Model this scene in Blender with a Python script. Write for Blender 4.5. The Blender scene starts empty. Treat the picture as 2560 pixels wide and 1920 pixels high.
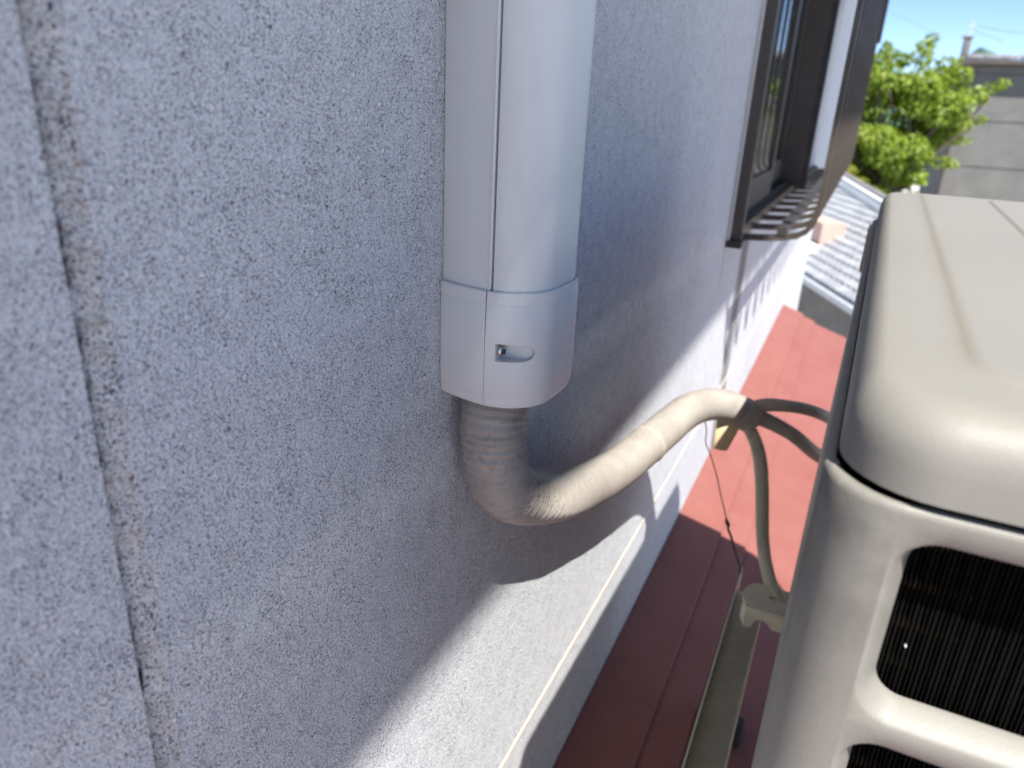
import bpy, bmesh, math, random
from mathutils import Vector, Matrix

random.seed(7)
SC = bpy.context.scene
COL = SC.collection
rad = math.radians

# ------------------------------------------------------------------ camera
# rows: image right, image down, view direction
MR = Vector((0.903, 0.427, 0.045)).normalized()
MF = Vector((-0.382, 0.848, -0.367)).normalized()
MR = (MR - MF * MR.dot(MF)).normalized()
MU = MR.cross(MF)
cd = bpy.data.cameras.new('camera')
cam = bpy.data.objects.new('camera', cd)
COL.objects.link(cam)
cam.matrix_world = Matrix(((MR.x, MU.x, -MF.x, 0.24), (MR.y, MU.y, -MF.y, 0), (MR.z, MU.z, -MF.z, 0), (0, 0, 0, 1)))
cd.sensor_width = 36
cd.lens = 1820 / 2560 * 36
cd.clip_start = 0.01
cd.clip_end = 3000
cd.dof.use_dof = True
cd.dof.focus_distance = 0.50
cd.dof.aperture_fstop = 7.6
cd.dof.aperture_blades = 0
SC.camera = cam

# ------------------------------------------------------------------ light
SUN = Vector((0.25, -0.305, 0.62)).normalized()          # towards the sun
W = bpy.data.worlds.new('World')
SC.world = W
W.use_nodes = True
wn = W.node_tree
bgn = wn.nodes['Background']
sky = wn.nodes.new('ShaderNodeTexSky')
sky.sky_type = 'NISHITA'
sky.sun_disc = False
sky.sun_elevation = math.asin(SUN.z)
sky.sun_rotation = math.atan2(SUN.x, SUN.y)
sky.altitude = 0
sky.air_density = 0.5
sky.dust_density = 0.0
sky.ozone_density = 3.0
wn.links.new(sky.outputs[0], bgn.inputs[0])
bgn.inputs[1].default_value = 0.063
sd = bpy.data.lights.new('sun', 'SUN')
sun = bpy.data.objects.new('sun', sd)
COL.objects.link(sun)
sun.rotation_euler = SUN.to_track_quat('Z', 'Y').to_euler()
sun.location = (6, -9, 14)
sd.energy = 3.3
sd.angle = rad(0.53)
sd.color = (1.0, 0.955, 0.89)
SC.view_settings.view_transform = 'Standard'
SC.view_settings.look = 'None'
SC.view_settings.exposure = 1.85
SC.view_settings.gamma = 1
SC.view_settings.use_curve_mapping = False
SC.render.engine = 'CYCLES'
SC.cycles.use_denoising = True
SC.cycles.denoiser = 'OPENIMAGEDENOISE'
SC.cycles.denoising_input_passes = 'RGB_ALBEDO_NORMAL'
SC.cycles.denoising_prefilter = 'ACCURATE'
SC.cycles.max_bounces = 8
SC.cycles.sample_clamp_indirect = 8

# ------------------------------------------------------------------ helpers
WM = {}


class MB:
    def __init__(s):
        s.v, s.f, s.uv = [], [], None

    def add(s, vs, fs):
        n = len(s.v)
        s.v += [tuple(x) for x in vs]
        s.f += [tuple(i + n for i in f) for f in fs]
        return s

    def box(s, x0, x1, y0, y1, z0, z1):
        vs = [(x, y, z) for x in (x0, x1) for y in (y0, y1) for z in (z0, z1)]
        return s.add(vs, [(0, 1, 3, 2), (4, 6, 7, 5), (0, 4, 5, 1), (2, 3, 7, 6), (0, 2, 6, 4), (1, 5, 7, 3)])

    def rbox(s, x0, x1, y0, y1, z0, z1, b=0.002):
        bm = bmesh.new()
        bmesh.ops.create_cube(bm, size=1)
        for v in bm.verts:
            v.co = Vector(((x0 + x1) / 2 + v.co.x * (x1 - x0), (y0 + y1) / 2 + v.co.y * (y1 - y0), (z0 + z1) / 2 + v.co.z * (z1 - z0)))
        b = min(b, 0.45 * min(x1 - x0, y1 - y0, z1 - z0))
        bmesh.ops.bevel(bm, geom=bm.edges[:], offset=b, segments=2, affect='EDGES', profile=0.5)
        return s.bm(bm)

    def bm(s, bm, mat=None):
        bm.verts.index_update()
        vs = [(mat @ v.co if mat else v.co) for v in bm.verts]
        fs = [[v.index for v in f.verts] for f in bm.faces]
        bm.free()
        return s.add(vs, fs)

    def loops(s, loops, close=True, cap0=False, cap1=False):
        """bridge a list of equally long vertex loops"""
        n = len(loops[0])
        vs = [p for l in loops for p in l]
        fs = []
        for i in range(len(loops) - 1):
            for j in range(n if close else n - 1):
                a, b = i * n + j, i * n + (j + 1) % n
                fs.append((a, b, b + n, a + n))
        if cap0:
            fs.append(tuple(range(n))[::-1])
        if cap1:
            fs.append(tuple((len(loops) - 1) * n + j for j in range(n)))
        return s.add(vs, fs)

    def tube(s, pts, r, seg=16, caps=True, prof=None, uv=False):
        pts = [Vector(p) for p in pts]
        n = len(pts)
        rs = r if isinstance(r, (list, tuple)) else [r] * n
        tang = [((pts[min(i + 1, n - 1)] - pts[max(i - 1, 0)]).normalized()) for i in range(n)]
        up = Vector((0, 0, 1)) if abs(tang[0].z) < 0.9 else Vector((0, -1, 0))
        nx = (up - tang[0] * up.dot(tang[0])).normalized()
        base = len(s.v)
        loops = []
        L = 0
        arc = []
        for i in range(n):
            if i:
                nx = (nx - tang[i] * nx.dot(tang[i])).normalized()
                L += (pts[i] - pts[i - 1]).length
            ny = tang[i].cross(nx)
            arc.append(L)
            lp = []
            for j in range(seg):
                a = 2 * math.pi * j / seg
                k = rs[i] * (prof(L, a) if prof else 1.0)
                lp.append(pts[i] + nx * math.cos(a) * k + ny * math.sin(a) * k)
            loops.append(lp)
        f0 = len(s.f)
        s.loops(loops, True, caps, caps)
        if uv:
            s.uv = {}
            for fi in range(f0, len(s.f)):
                f = s.f[fi]
                if len(f) != 4:
                    continue
                row = (f[0] - base) // seg
                j = (f[0] - base) % seg
                s.uv[fi] = [(j / seg, arc[row]), ((j + 1) / seg, arc[row]), ((j + 1) / seg, arc[row + 1]), (j / seg, arc[row + 1])]
        return s

    def lathe(s, prof, mat, seg=20):
        """prof: list of (r, h) along local Z"""
        return s.loops([[mat @ Vector((r * math.cos(2 * math.pi * j / seg), r * math.sin(2 * math.pi * j / seg), h)) for j in range(seg)] for r, h in prof], True, True, True)


def spline(pts, n):
    """Catmull-Rom through tuples, n samples"""
    pts = [Vector(p) for p in pts]
    P = [pts[0] * 2 - pts[1]] + pts + [pts[-1] * 2 - pts[-2]]
    out = []
    m = len(pts) - 1
    for i in range(n):
        t = i / (n - 1) * m
        k = min(int(t), m - 1)
        t -= k
        a, b, c, d = P[k:k + 4]
        out.append(0.5 * ((2 * b) + (c - a) * t + (2 * a - 5 * b + 4 * c - d) * t * t + (3 * b - a - 3 * c + d) * t ** 3))
    return out


def even(pts, n):
    """resample a dense polyline to even arc length"""
    L = [0]
    for a, b in zip(pts, pts[1:]):
        L.append(L[-1] + (b - a).length)
    out, k = [], 0
    for i in range(n):
        t = L[-1] * i / (n - 1)
        while k < len(L) - 2 and L[k + 1] < t:
            k += 1
        u = (t - L[k]) / max(1e-9, L[k + 1] - L[k])
        out.append(pts[k].lerp(pts[k + 1], u))
    return out


def props(o, label=None, cat=None, group=None, kind=None):
    for k, v in (('label', label), ('category', cat), ('group', group), ('kind', kind)):
        if v:
            o[k] = v
    return o


def mesh_of(name, mb, mat, smooth=32):
    me = bpy.data.meshes.new(name)
    me.from_pydata(mb.v, [], mb.f)
    if mb.uv:
        ul = me.uv_layers.new(name='UVMap')
        for p in me.polygons:
            if p.index in mb.uv:
                for li, c in zip(p.loop_indices, mb.uv[p.index]):
                    ul.data[li].uv = c
    me.validate()
    bm = bmesh.new()
    bm.from_mesh(me)
    bmesh.ops.recalc_face_normals(bm, faces=bm.faces)
    bm.to_mesh(me)
    bm.free()
    if smooth:
        me.polygons.foreach_set('use_smooth', [True] * len(me.polygons))
        me.set_sharp_from_angle(angle=rad(smooth))
    if mat:
        me.materials.append(mat)
    me.update()
    return me


def obj(name, mb, mat, parent=None, label=None, cat=None, group=None, kind=None, smooth=32, local=False):
    if parent is not None and not local:
        inv = WM[parent.name].inverted()
        mb.v = [tuple(inv @ Vector(p)) for p in mb.v]
    o = bpy.data.objects.new(name, mesh_of(name, mb, mat, smooth))
    COL.objects.link(o)
    if parent is not None:
        o.parent = parent
        WM[o.name] = WM[parent.name]
    else:
        WM[o.name] = Matrix.Identity(4)
    return props(o, label, cat, group, kind)


def thing(name, label, cat, loc=(0, 0, 0), rz=0, group=None):
    o = bpy.data.objects.new(name, None)
    o.empty_display_size = 0.1
    COL.objects.link(o)
    o.location = loc
    o.rotation_euler = (0, 0, rz)
    WM[o.name] = Matrix.Translation(loc) @ Matrix.Rotation(rz, 4, 'Z')
    return props(o, label, cat, group)


# ------------------------------------------------------------------ materials
class NT:
    def __init__(s, name):
        s.m = bpy.data.materials.new(name)
        s.m.use_nodes = True
        s.t = s.m.node_tree
        s.b = s.t.nodes['Principled BSDF']
        s.out = s.t.nodes['Material Output']
        s.co = None

    def n(s, typ, **kw):
        nd = s.t.nodes.new(typ)
        for k, v in kw.items():
            if k.startswith('i_'):
                k2 = k[2:]
                k2 = int(k2) if k2.isdigit() else k2.replace('_', ' ')
                s.put(nd.inputs[k2], v)
            else:
                setattr(nd, k, v)
        return nd

    def put(s, sock, v):
        if hasattr(v, 'is_linked') or hasattr(v, 'links'):
            s.t.links.new(v, sock)
        else:
            if isinstance(v, (tuple, list)) and len(v) == 3 and sock.type == 'RGBA':
                v = (*v, 1)
            sock.default_value = v

    def coord(s):
        if not s.co:
            s.co = s.n('ShaderNodeTexCoord').outputs['Object']
        return s.co

    def noise(s, scale, detail=3, rough=0.55, vec=None, dist=0.0):
        return s.n('ShaderNodeTexNoise', i_Vector=vec or s.coord(), i_Scale=scale, i_Detail=detail, i_Roughness=rough, i_Distortion=dist)

    def voro(s, scale, vec=None, feature='F1', rnd=1.0):
        return s.n('ShaderNodeTexVoronoi', feature=feature, i_Vector=vec or s.coord(), i_Scale=scale, i_Randomness=rnd)

    def ramp(s, fac, *stops):
        r = s.n('ShaderNodeValToRGB', i_Fac=fac)
        e = r.color_ramp.elements
        while len(e) < len(stops):
            e.new(0.5)
        for el, (p, c) in zip(e, stops):
            el.position = p
            el.color = (c, c, c, 1) if isinstance(c, (int, float)) else (*c, 1)
        return r.outputs[0]

    def math(s, op, a, b=0.0, clamp=False):
        return s.n('ShaderNodeMath', operation=op, use_clamp=clamp, i_0=a, i_1=b).outputs[0]

    def mix(s, fac, a, b, blend='MIX'):
        nd = s.n('ShaderNodeMix', data_type='RGBA', blend_type=blend)
        s.put(nd.inputs[0], fac)
        s.put(nd.inputs[6], a)
        s.put(nd.inputs[7], b)
        return nd.outputs[2]

    def sep(s, vec=None):
        return s.n('ShaderNodeSeparateXYZ', i_0=vec or s.coord()).outputs

    def bump(s, h, dist, strength=1.0, prev=None):
        b = s.n('ShaderNodeBump', i_Height=h, i_Distance=dist, i_Strength=strength)
        if prev:
            s.put(b.inputs['Normal'], prev)
        return b.outputs[0]

    def end(s, color=None, rough=0.6, metal=0.0, normal=None, spec=0.5):
        if color is not None:
            s.put(s.b.inputs['Base Color'], color)
        s.put(s.b.inputs['Roughness'], rough)
        s.put(s.b.inputs['Metallic'], metal)
        s.put(s.b.inputs['Specular IOR Level'], spec)
        if normal:
            s.put(s.b.inputs['Normal'], normal)
        return s.m


def mat_stucco(name, base=(0.745, 0.785, 0.805), base2=(0.83, 0.865, 0.88), dirt=0.0, blotch=False):
    t = NT(name)
    big = t.noise(7, 4).outputs[0]
    mid = t.noise(170, 3).outputs[0]
    warp = t.n('ShaderNodeVectorMath', operation='ADD')
    nz = t.noise(420, 2)
    sub = t.n('ShaderNodeVectorMath', operation='SCALE', i_0=nz.outputs['Color'], i_Scale=0.0017)
    t.put(warp.inputs[0], t.coord())
    t.put(warp.inputs[1], sub.outputs[0])
    wv = warp.outputs[0]
    col = t.mix(t.ramp(mid, (0.3, 0.0), (0.7, 1.0)), base, base2)
    col = t.mix(t.ramp(big, (0.35, 0.0), (0.7, 0.35)), col, (0.72, 0.725, 0.735))
    gr1 = t.noise(1000, 2, 0.6).outputs[0]
    col = t.mix(t.math('MULTIPLY', t.ramp(gr1, (0.42, 1.0), (0.58, 0.0)), 0.48), col, (0.36, 0.39, 0.46))
    gr2 = t.noise(520, 3, 0.7).outputs[0]
    col = t.mix(t.math('MULTIPLY', t.ramp(gr2, (0.5, 0.0), (0.64, 1.0)), 0.5), col, (0.9, 0.905, 0.91))
    lg = t.noise(2.2, 5, 0.6, vec=t.n('ShaderNodeMapping', i_Vector=t.coord(), i_Scale=(1, 1.6, 0.55)).outputs[0]).outputs[0]
    col = t.mix(t.ramp(lg, (0.45, 0.0), (0.75, 0.22)), col, (0.42, 0.41, 0.39))

    def specks(scale, keep, size, soft, clump=None):
        v = t.voro(scale, wv)
        pick = t.n('ShaderNodeSeparateColor', i_0=v.outputs['Color']).outputs[0]
        thr = keep if clump is None else t.math('MULTIPLY', clump, keep * 2.0)
        sel = t.math('LESS_THAN', pick, thr)
        dot = t.ramp(v.outputs['Distance'], (size - soft, 1.0), (size, 0.0))
        return t.math('MULTIPLY', sel, dot), v

    clump = t.ramp(t.noise(55, 3).outputs[0], (0.36, 0.55), (0.66, 1.0))
    s1, v1 = specks(860, 0.29, 0.46, 0.14, clump)
    s2, v2 = specks(1500, 0.28, 0.52, 0.22, clump)
    s3, v3 = specks(430, 0.085, 0.38, 0.14)
    s4, v4 = specks(130, 0.07, 0.26, 0.06)
    s5, v5 = specks(300, 0.11, 0.42, 0.25, t.ramp(t.noise(22, 2).outputs[0], (0.45, 0.0), (0.7, 1.0)))
    col = t.mix(t.math('MULTIPLY', s2, 0.85), col, (0.10, 0.115, 0.16))
    col = t.mix(t.math('MULTIPLY', s1, 0.95), col, (0.055, 0.066, 0.105))
    col = t.mix(t.math('MULTIPLY', s5, 0.65), col, (0.30, 0.21, 0.13))
    col = t.mix(t.math('MULTIPLY', s3, 0.88), col, (0.05, 0.053, 0.075))
    col = t.mix(t.math('MULTIPLY', s4, 0.75), col, (0.84, 0.86, 0.88))
    if dirt:
        # streaky grime plus painted contact shade beside the duct; grime under the lagged pipe
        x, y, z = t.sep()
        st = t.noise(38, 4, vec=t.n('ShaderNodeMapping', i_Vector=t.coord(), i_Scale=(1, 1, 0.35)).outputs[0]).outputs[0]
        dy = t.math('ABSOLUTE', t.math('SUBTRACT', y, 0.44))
        grime_shade = t.ramp(t.math('ADD', dy, t.math('MULTIPLY', t.math('SUBTRACT', st, 0.5), 0.05)), (0.038, 1.0), (0.080, 0.0))
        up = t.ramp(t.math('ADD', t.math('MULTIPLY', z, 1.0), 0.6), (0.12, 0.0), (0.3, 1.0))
        grime_shade = t.math('MULTIPLY', grime_shade, up)
        col = t.mix(t.math('MULTIPLY', grime_shade, 0.72 * dirt), col, (0.11, 0.10, 0.08))
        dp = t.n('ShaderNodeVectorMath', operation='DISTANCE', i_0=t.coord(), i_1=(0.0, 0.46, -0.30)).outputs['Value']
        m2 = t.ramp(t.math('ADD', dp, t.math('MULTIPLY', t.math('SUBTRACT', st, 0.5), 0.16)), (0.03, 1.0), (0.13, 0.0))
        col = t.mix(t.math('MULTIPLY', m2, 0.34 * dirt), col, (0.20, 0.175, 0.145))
    if blotch:
        bl = t.ramp(t.noise(85, 5, 0.7, dist=0.6).outputs[0], (0.46, 0.0), (0.62, 1.0))
        col = t.mix(t.math('MULTIPLY', bl, 0.28), col, (0.28, 0.25, 0.21))
        bl = t.ramp(t.noise(48, 4, 0.6).outputs[0], (0.5, 0.0), (0.66, 1.0))
        col = t.mix(t.math('MULTIPLY', bl, 0.6), col, (0.62, 0.58, 0.54))
    h = t.math('ADD', t.noise(900, 3, 0.7).outputs[0], t.math('MULTIPLY', t.noise(330, 2).outputs[0], 1.3))
    h = t.math('SUBTRACT', h, t.math('MULTIPLY', s1, 0.75))
    h = t.math('SUBTRACT', h, t.math('MULTIPLY', s3, 1.0))
    h = t.math('ADD', h, t.math('MULTIPLY', s4, 1.0))
    nrm = t.bump(h, 0.0017, 1.0)
    return t.end(col, 0.88, normal=nrm, spec=0.25)


def mat_simple(name, c1, c2, scale=20, rough=0.6, metal=0.0, bs=0.0, bscale=200, spec=0.5, detail=4):
    t = NT(name)
    f = t.noise(scale, detail).outputs[0]
    col = t.mix(t.ramp(f, (0.3, 0.0), (0.72, 1.0)), c1, c2)
    nrm = t.bump(t.noise(bscale, 3).outputs[0], bs) if bs else None
    return t.end(col, rough, metal, nrm, spec)


def mat_plastic(name, c, dirt=(0.30, 0.27, 0.22), amount=0.25, rough=0.42):
    t = NT(name)
    f = t.noise(9, 5).outputs[0]
    f2 = t.noise(60, 4).outputs[0]
    col = t.mix(t.math('MULTIPLY', t.ramp(f, (0.45, 0.0), (0.75, 1.0)), amount), c, tuple(x * 0.84 for x in c))
    v = t.voro(120)
    pick = t.n('ShaderNodeSeparateColor', i_0=v.outputs['Color']).outputs[0]
    dots = t.math('MULTIPLY', t.math('LESS_THAN', pick, 0.035), t.ramp(v.outputs['Distance'], (0.06, 1.0), (0.11, 0.0)))
    col = t.mix(t.math('MULTIPLY', dots, 0.75), col, (0.07, 0.06, 0.06))
    smear = t.noise(26, 5, vec=t.n('ShaderNodeMapping', i_Vector=t.coord(), i_Scale=(1, 1, 0.2)).outputs[0]).outputs[0]
    col = t.mix(t.math('MULTIPLY', t.ramp(smear, (0.52, 0.0), (0.8, 1.0)), amount), col, dirt)
    nrm = t.bump(t.noise(300, 2).outputs[0], 0.00008)
    return t.end(col, t.ramp(f2, (0.3, rough - 0.06), (0.7, rough + 0.1)), normal=nrm, spec=0.45)


def mat_casing(name, c):
    t = NT(name)
    f = t.noise(5, 5).outputs[0]
    fine = t.noise(1500, 2).outputs[0]
    col = t.mix(t.ramp(f, (0.4, 0.0), (0.75, 0.5)), c, tuple(x * 0.86 for x in c))
    col = t.mix(t.math('MULTIPLY', t.ramp(fine, (0.5, 0.0), (0.75, 1.0)), 0.34), col, tuple(x * 0.58 for x in c))
    # short fibres and grime specks
    w = t.noise(240, 3, dist=2.5).outputs[0]
    hairs = t.ramp(w, (0.485, 0.0), (0.5, 1.0), (0.515, 0.0))
    patch = t.ramp(t.noise(14, 4).outputs[0], (0.5, 0.0), (0.7, 1.0))
    col = t.mix(t.math('MULTIPLY', t.math('MULTIPLY', hairs, patch), 0.5), col, (0.20, 0.18, 0.15))
    blot = t.ramp(t.noise(75, 5, 0.7).outputs[0], (0.60, 0.0), (0.74, 1.0))
    col = t.mix(t.math('MULTIPLY', t.math('MULTIPLY', blot, patch), 0.55), col, (0.24, 0.22, 0.18))
    # grime under the lid at the corner, and the stained crease of the lid's raised panel
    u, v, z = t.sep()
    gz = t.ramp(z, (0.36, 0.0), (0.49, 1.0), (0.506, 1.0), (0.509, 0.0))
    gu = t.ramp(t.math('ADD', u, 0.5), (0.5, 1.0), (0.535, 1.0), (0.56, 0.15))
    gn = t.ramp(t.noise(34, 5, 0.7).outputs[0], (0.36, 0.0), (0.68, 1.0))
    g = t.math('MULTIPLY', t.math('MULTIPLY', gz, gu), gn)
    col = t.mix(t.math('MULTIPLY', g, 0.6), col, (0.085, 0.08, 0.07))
    du = t.math('ABSOLUTE', t.math('SUBTRACT', u, 0.0478))
    ln = t.ramp(t.math('ADD', du, t.math('MULTIPLY', t.math('SUBTRACT', t.noise(60, 3).outputs[0], 0.5), 0.004)), (0.0, 1.0), (0.0045, 0.0))
    ln = t.math('MULTIPLY', ln, t.ramp(z, (0.545, 0.0), (0.547, 1.0)))
    ln = t.math('MULTIPLY', ln, t.ramp(v, (0.06, 0.0), (0.09, 1.0)))
    col = t.mix(t.math('MULTIPLY', ln, 0.45), col, (0.15, 0.125, 0.085))
    nrm = t.bump(t.noise(1100, 2).outputs[0], 0.00018, 0.8)
    return t.end(col, 0.5, normal=nrm, spec=0.4)


def mat_tape():
    t = NT('wrap_tape')
    uv = t.n('ShaderNodeTexCoord').outputs['UV']
    u, v, _ = t.sep(uv)
    c1, c2 = (0.335, 0.305, 0.27), (0.28, 0.255, 0.228)
    f = t.noise(30, 4).outputs[0]
    col = t.mix(t.ramp(f, (0.35, 0.0), (0.7, 1.0)), c1, c2)
    smudge = t.ramp(t.noise(95, 6, 0.72, dist=0.5).outputs[0], (0.49, 0.0), (0.68, 1.0))
    old = t.ramp(v, (0.0, 1.0), (0.11, 0.95), (0.17, 0.4), (0.32, 0.05))
    col = t.mix(t.math('MULTIPLY', t.math('MULTIPLY', smudge, old), 0.55), col, (0.13, 0.11, 0.10))
    # thin slanting creases
    str1 = t.n('ShaderNodeMapping', i_Vector=t.n('ShaderNodeCombineXYZ', i_0=t.math('ADD', u, t.math('MULTIPLY', v, 5.5)), i_1=t.math('MULTIPLY', v, 2.0)).outputs[0], i_Scale=(34, 14, 1)).outputs[0]
    cr = t.noise(1.0, 3, 0.6, vec=str1).outputs[0]
    crease = t.ramp(cr, (0.482, 0.0), (0.5, 1.0), (0.518, 0.0))
    crease = t.math('MULTIPLY', crease, t.ramp(t.noise(20, 3).outputs[0], (0.46, 0.0), (0.56, 1.0)))
    col = t.mix(t.math('MULTIPLY', crease, t.math('MULTIPLY', old, 0.85)), col, (0.07, 0.06, 0.06))
    # fine wrinkles running round the pipe
    wr = t.noise(1.0, 3, 0.6, vec=t.n('ShaderNodeMapping', i_Vector=uv, i_Scale=(3.2, 420, 1)).outputs[0]).outputs[0]
    amp = t.ramp(t.noise(16, 2).outputs[0], (0.35, 0.25), (0.65, 1.0))
    h = t.math('SUBTRACT', t.math('MULTIPLY', t.math('MULTIPLY', wr, amp), old), t.math('MULTIPLY', crease, 0.5))
    nrm = t.bump(h, 0.0007, 0.9)
    return t.end(col, 0.5, normal=nrm, spec=0.4)


M = {}
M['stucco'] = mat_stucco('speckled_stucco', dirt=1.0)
M['joint'] = mat_stucco('joint_stucco', (0.64, 0.63, 0.615), (0.74, 0.735, 0.725), blotch=True)
M['sealant'] = mat_simple('tan_sealant', (0.55, 0.49, 0.42), (0.64, 0.59, 0.53), 40, 0.7, bs=0.0006, bscale=260)
M['duct'] = mat_plastic('ivory_plastic', (0.585, 0.60, 0.592), amount=0.25)
M['gap'] = mat_simple('dark_gap', (0.03, 0.03, 0.03), (0.05, 0.05, 0.045), 50, 0.9)
M['screw'] = mat_simple('screw_steel', (0.42, 0.42, 0.43), (0.58, 0.58, 0.60), 400, 0.32, 1.0)
M['tape'] = mat_tape()
M['tape_dark'] = mat_simple('aged_tape', (0.30, 0.26, 0.22), (0.38, 0.34, 0.29), 60, 0.55, bs=0.0008, bscale=160)
M['hose'] = mat_simple('hose_plastic', (0.36, 0.335, 0.26), (0.43, 0.40, 0.31), 60, 0.5)
M['flap'] = mat_simple('tan_tape_end', (0.46, 0.36, 0.20), (0.54, 0.43, 0.27), 60, 0.6, bs=0.0006, bscale=90)
M['wire'] = mat_simple('black_wire', (0.03, 0.03, 0.035), (0.06, 0.06, 0.07), 60, 0.6)
M['case'] = mat_casing('cream_casing', (0.205, 0.198, 0.177))
M['fin'] = mat_simple('coated_fins', (0.005, 0.0047, 0.0043), (0.008, 0.0075, 0.007), 30, 0.8, 0.0, spec=0.05)
M['brass'] = mat_simple('copper_tube', (0.16, 0.13, 0.05), (0.22, 0.18, 0.08), 30, 0.5, 0.7)
M['rail'] = mat_simple('stand_steel', (0.42, 0.40, 0.31), (0.52, 0.50, 0.40), 40, 0.45, bs=0.0004)
M['red'] = NT('red_roof_paint')
t = M['red']
f = t.noise(9, 5).outputs[0]
col = t.mix(t.ramp(f, (0.3, 0.0), (0.75, 1.0)), (0.205, 0.074, 0.061), (0.235, 0.094, 0.079))
strk = t.noise(5, 4, vec=t.n('ShaderNodeMapping', i_Vector=t.coord(), i_Scale=(0.6, 0.35, 0.6)).outputs[0]).outputs[0]
col = t.mix(t.ramp(strk, (0.5, 0.0), (0.8, 0.3)), col, (0.29, 0.14, 0.122))
spots = t.ramp(t.noise(60, 4, 0.7).outputs[0], (0.66, 0.0), (0.74, 0.6))
col = t.mix(spots, col, (0.26, 0.13, 0.11))
M['red'] = t.end(col, 0.55, normal=t.bump(t.noise(5, 2).outputs[0], 0.002, 0.4), spec=0.25)
M['alu'] = mat_simple('bronze_aluminium', (0.06, 0.049, 0.040), (0.082, 0.068, 0.056), 30, 0.42, 0.2, spec=0.5)
M['alu_dark'] = mat_simple('dark_aluminium', (0.035, 0.033, 0.032), (0.055, 0.05, 0.047), 30, 0.45, 0.25)
M['mossy'] = mat_simple('mossy_rail', (0.05, 0.075, 0.05), (0.08, 0.10, 0.075), 12, 0.7)
M['caulk'] = mat_simple('pale_caulk', (0.50, 0.48, 0.44), (0.6, 0.58, 0.54), 80, 0.8)
t = NT('window_glass')
fr = t.n('ShaderNodeFresnel', i_IOR=1.6).outputs[0]
gl = t.n('ShaderNodeBsdfGlossy', i_Roughness=0.01, i_Color=(0.9, 0.93, 0.95))
tr = t.n('ShaderNodeBsdfTransparent', i_Color=(0.70, 0.76, 0.76))
mx = t.n('ShaderNodeMixShader', i_0=fr, i_1=tr.outputs[0], i_2=gl.outputs[0])
t.t.links.new(mx.outputs[0], t.out.inputs[0])
M['glass'] = t.m
M['room'] = mat_simple('room_paint', (0.30, 0.29, 0.27), (0.36, 0.35, 0.32), 3, 0.9)
M['soffit'] = mat_simple('soffit_board', (0.42, 0.38, 0.33), (0.50, 0.46, 0.40), 4, 0.8)
M['gutter'] = mat_simple('gutter_brown', (0.10, 0.075, 0.06), (0.14, 0.11, 0.09), 10, 0.5)
M['tile'] = NT('smoked_tile')
t = M['tile']
oi = t.n('ShaderNodeObjectInfo').outputs['Random']
col = t.mix(oi, (0.26, 0.275, 0.30), (0.40, 0.415, 0.44))
col = t.mix(t.ramp(t.noise(6, 4).outputs[0], (0.4, 0.0), (0.75, 0.6)), col, (0.24, 0.24, 0.24))
M['tile'] = t.end(col, 0.38, normal=t.bump(t.noise(40, 3).outputs[0], 0.004), spec=0.6)
M['mortar'] = mat_simple('white_mortar', (0.66, 0.66, 0.64), (0.78, 0.78, 0.76), 5, 0.8)
M['fascia'] = mat_simple('old_fascia', (0.12, 0.11, 0.10), (0.19, 0.17, 0.15), 3, 0.8)
M['salmon'] = mat_simple('salmon_paint', (0.45, 0.30, 0.25), (0.50, 0.36, 0.31), 2.5, 0.8)
M['gutter_pale'] = mat_simple('pale_gutter', (0.36, 0.39, 0.43), (0.43, 0.46, 0.5), 4, 0.45)
t = NT('board_concrete')
f = t.noise(1.6, 5, 0.65).outputs[0]
col = t.mix(t.ramp(f, (0.3, 0.0), (0.75, 1.0)), (0.125, 0.125, 0.12), (0.17, 0.167, 0.16))
blot = t.ramp(t.noise(3.2, 5, 0.7).outputs[0], (0.62, 0.0), (0.75, 0.55))
col = t.mix(blot, col, (0.17, 0.17, 0.165))
M['concrete'] = t.end(col, 0.9, normal=t.bump(t.noise(30, 4).outputs[0], 0.01), spec=0.2)
M['slate'] = mat_simple('grey_slate', (0.17, 0.16, 0.18), (0.27, 0.26, 0.28), 2.5, 0.6)
M['bark'] = mat_simple('tree_bark', (0.07, 0.055, 0.042), (0.13, 0.105, 0.08), 14, 0.9, bs=0.01, bscale=30)


def mat_leaf(name, a, b, c):
    t = NT(name)
    f = t.noise(0.9, 3).outputs[0]
    isl = t.n('ShaderNodeNewGeometry').outputs['Random Per Island']
    col = t.mix(t.ramp(isl, (0.0, 0.0), (1.0, 1.0)), a, b)
    col = t.mix(t.ramp(f, (0.4, 0.0), (0.7, 0.7)), col, c)
    d = t.n('ShaderNodeBsdfPrincipled')
    t.put(d.inputs['Base Color'], col)
    d.inputs['Roughness'].default_value = 0.42
    tl = t.n('ShaderNodeBsdfTranslucent', i_Color=t.mix(1.0, col, (1.0, 1.0, 0.45), 'MULTIPLY'))
    mx = t.n('ShaderNodeMixShader', i_0=0.42, i_1=d.outputs[0], i_2=tl.outputs[0])
    t.t.links.new(mx.outputs[0], t.out.inputs[0])
    return t.m


M['leaf'] = mat_leaf('tree_leaf', (0.14, 0.22, 0.02), (0.29, 0.37, 0.04), (0.21, 0.30, 0.035))
M['leaf2'] = mat_leaf('shrub_leaf', (0.20, 0.24, 0.03), (0.34, 0.35, 0.05), (0.27, 0.30, 0.05))
M['ground'] = mat_simple('pale_gravel', (0.42, 0.415, 0.405), (0.49, 0.485, 0.475), 0.6, 0.95)
M['forest'] = mat_simple('forest_green', (0.035, 0.085, 0.065), (0.07, 0.13, 0.095), 0.09, 0.95)

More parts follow.
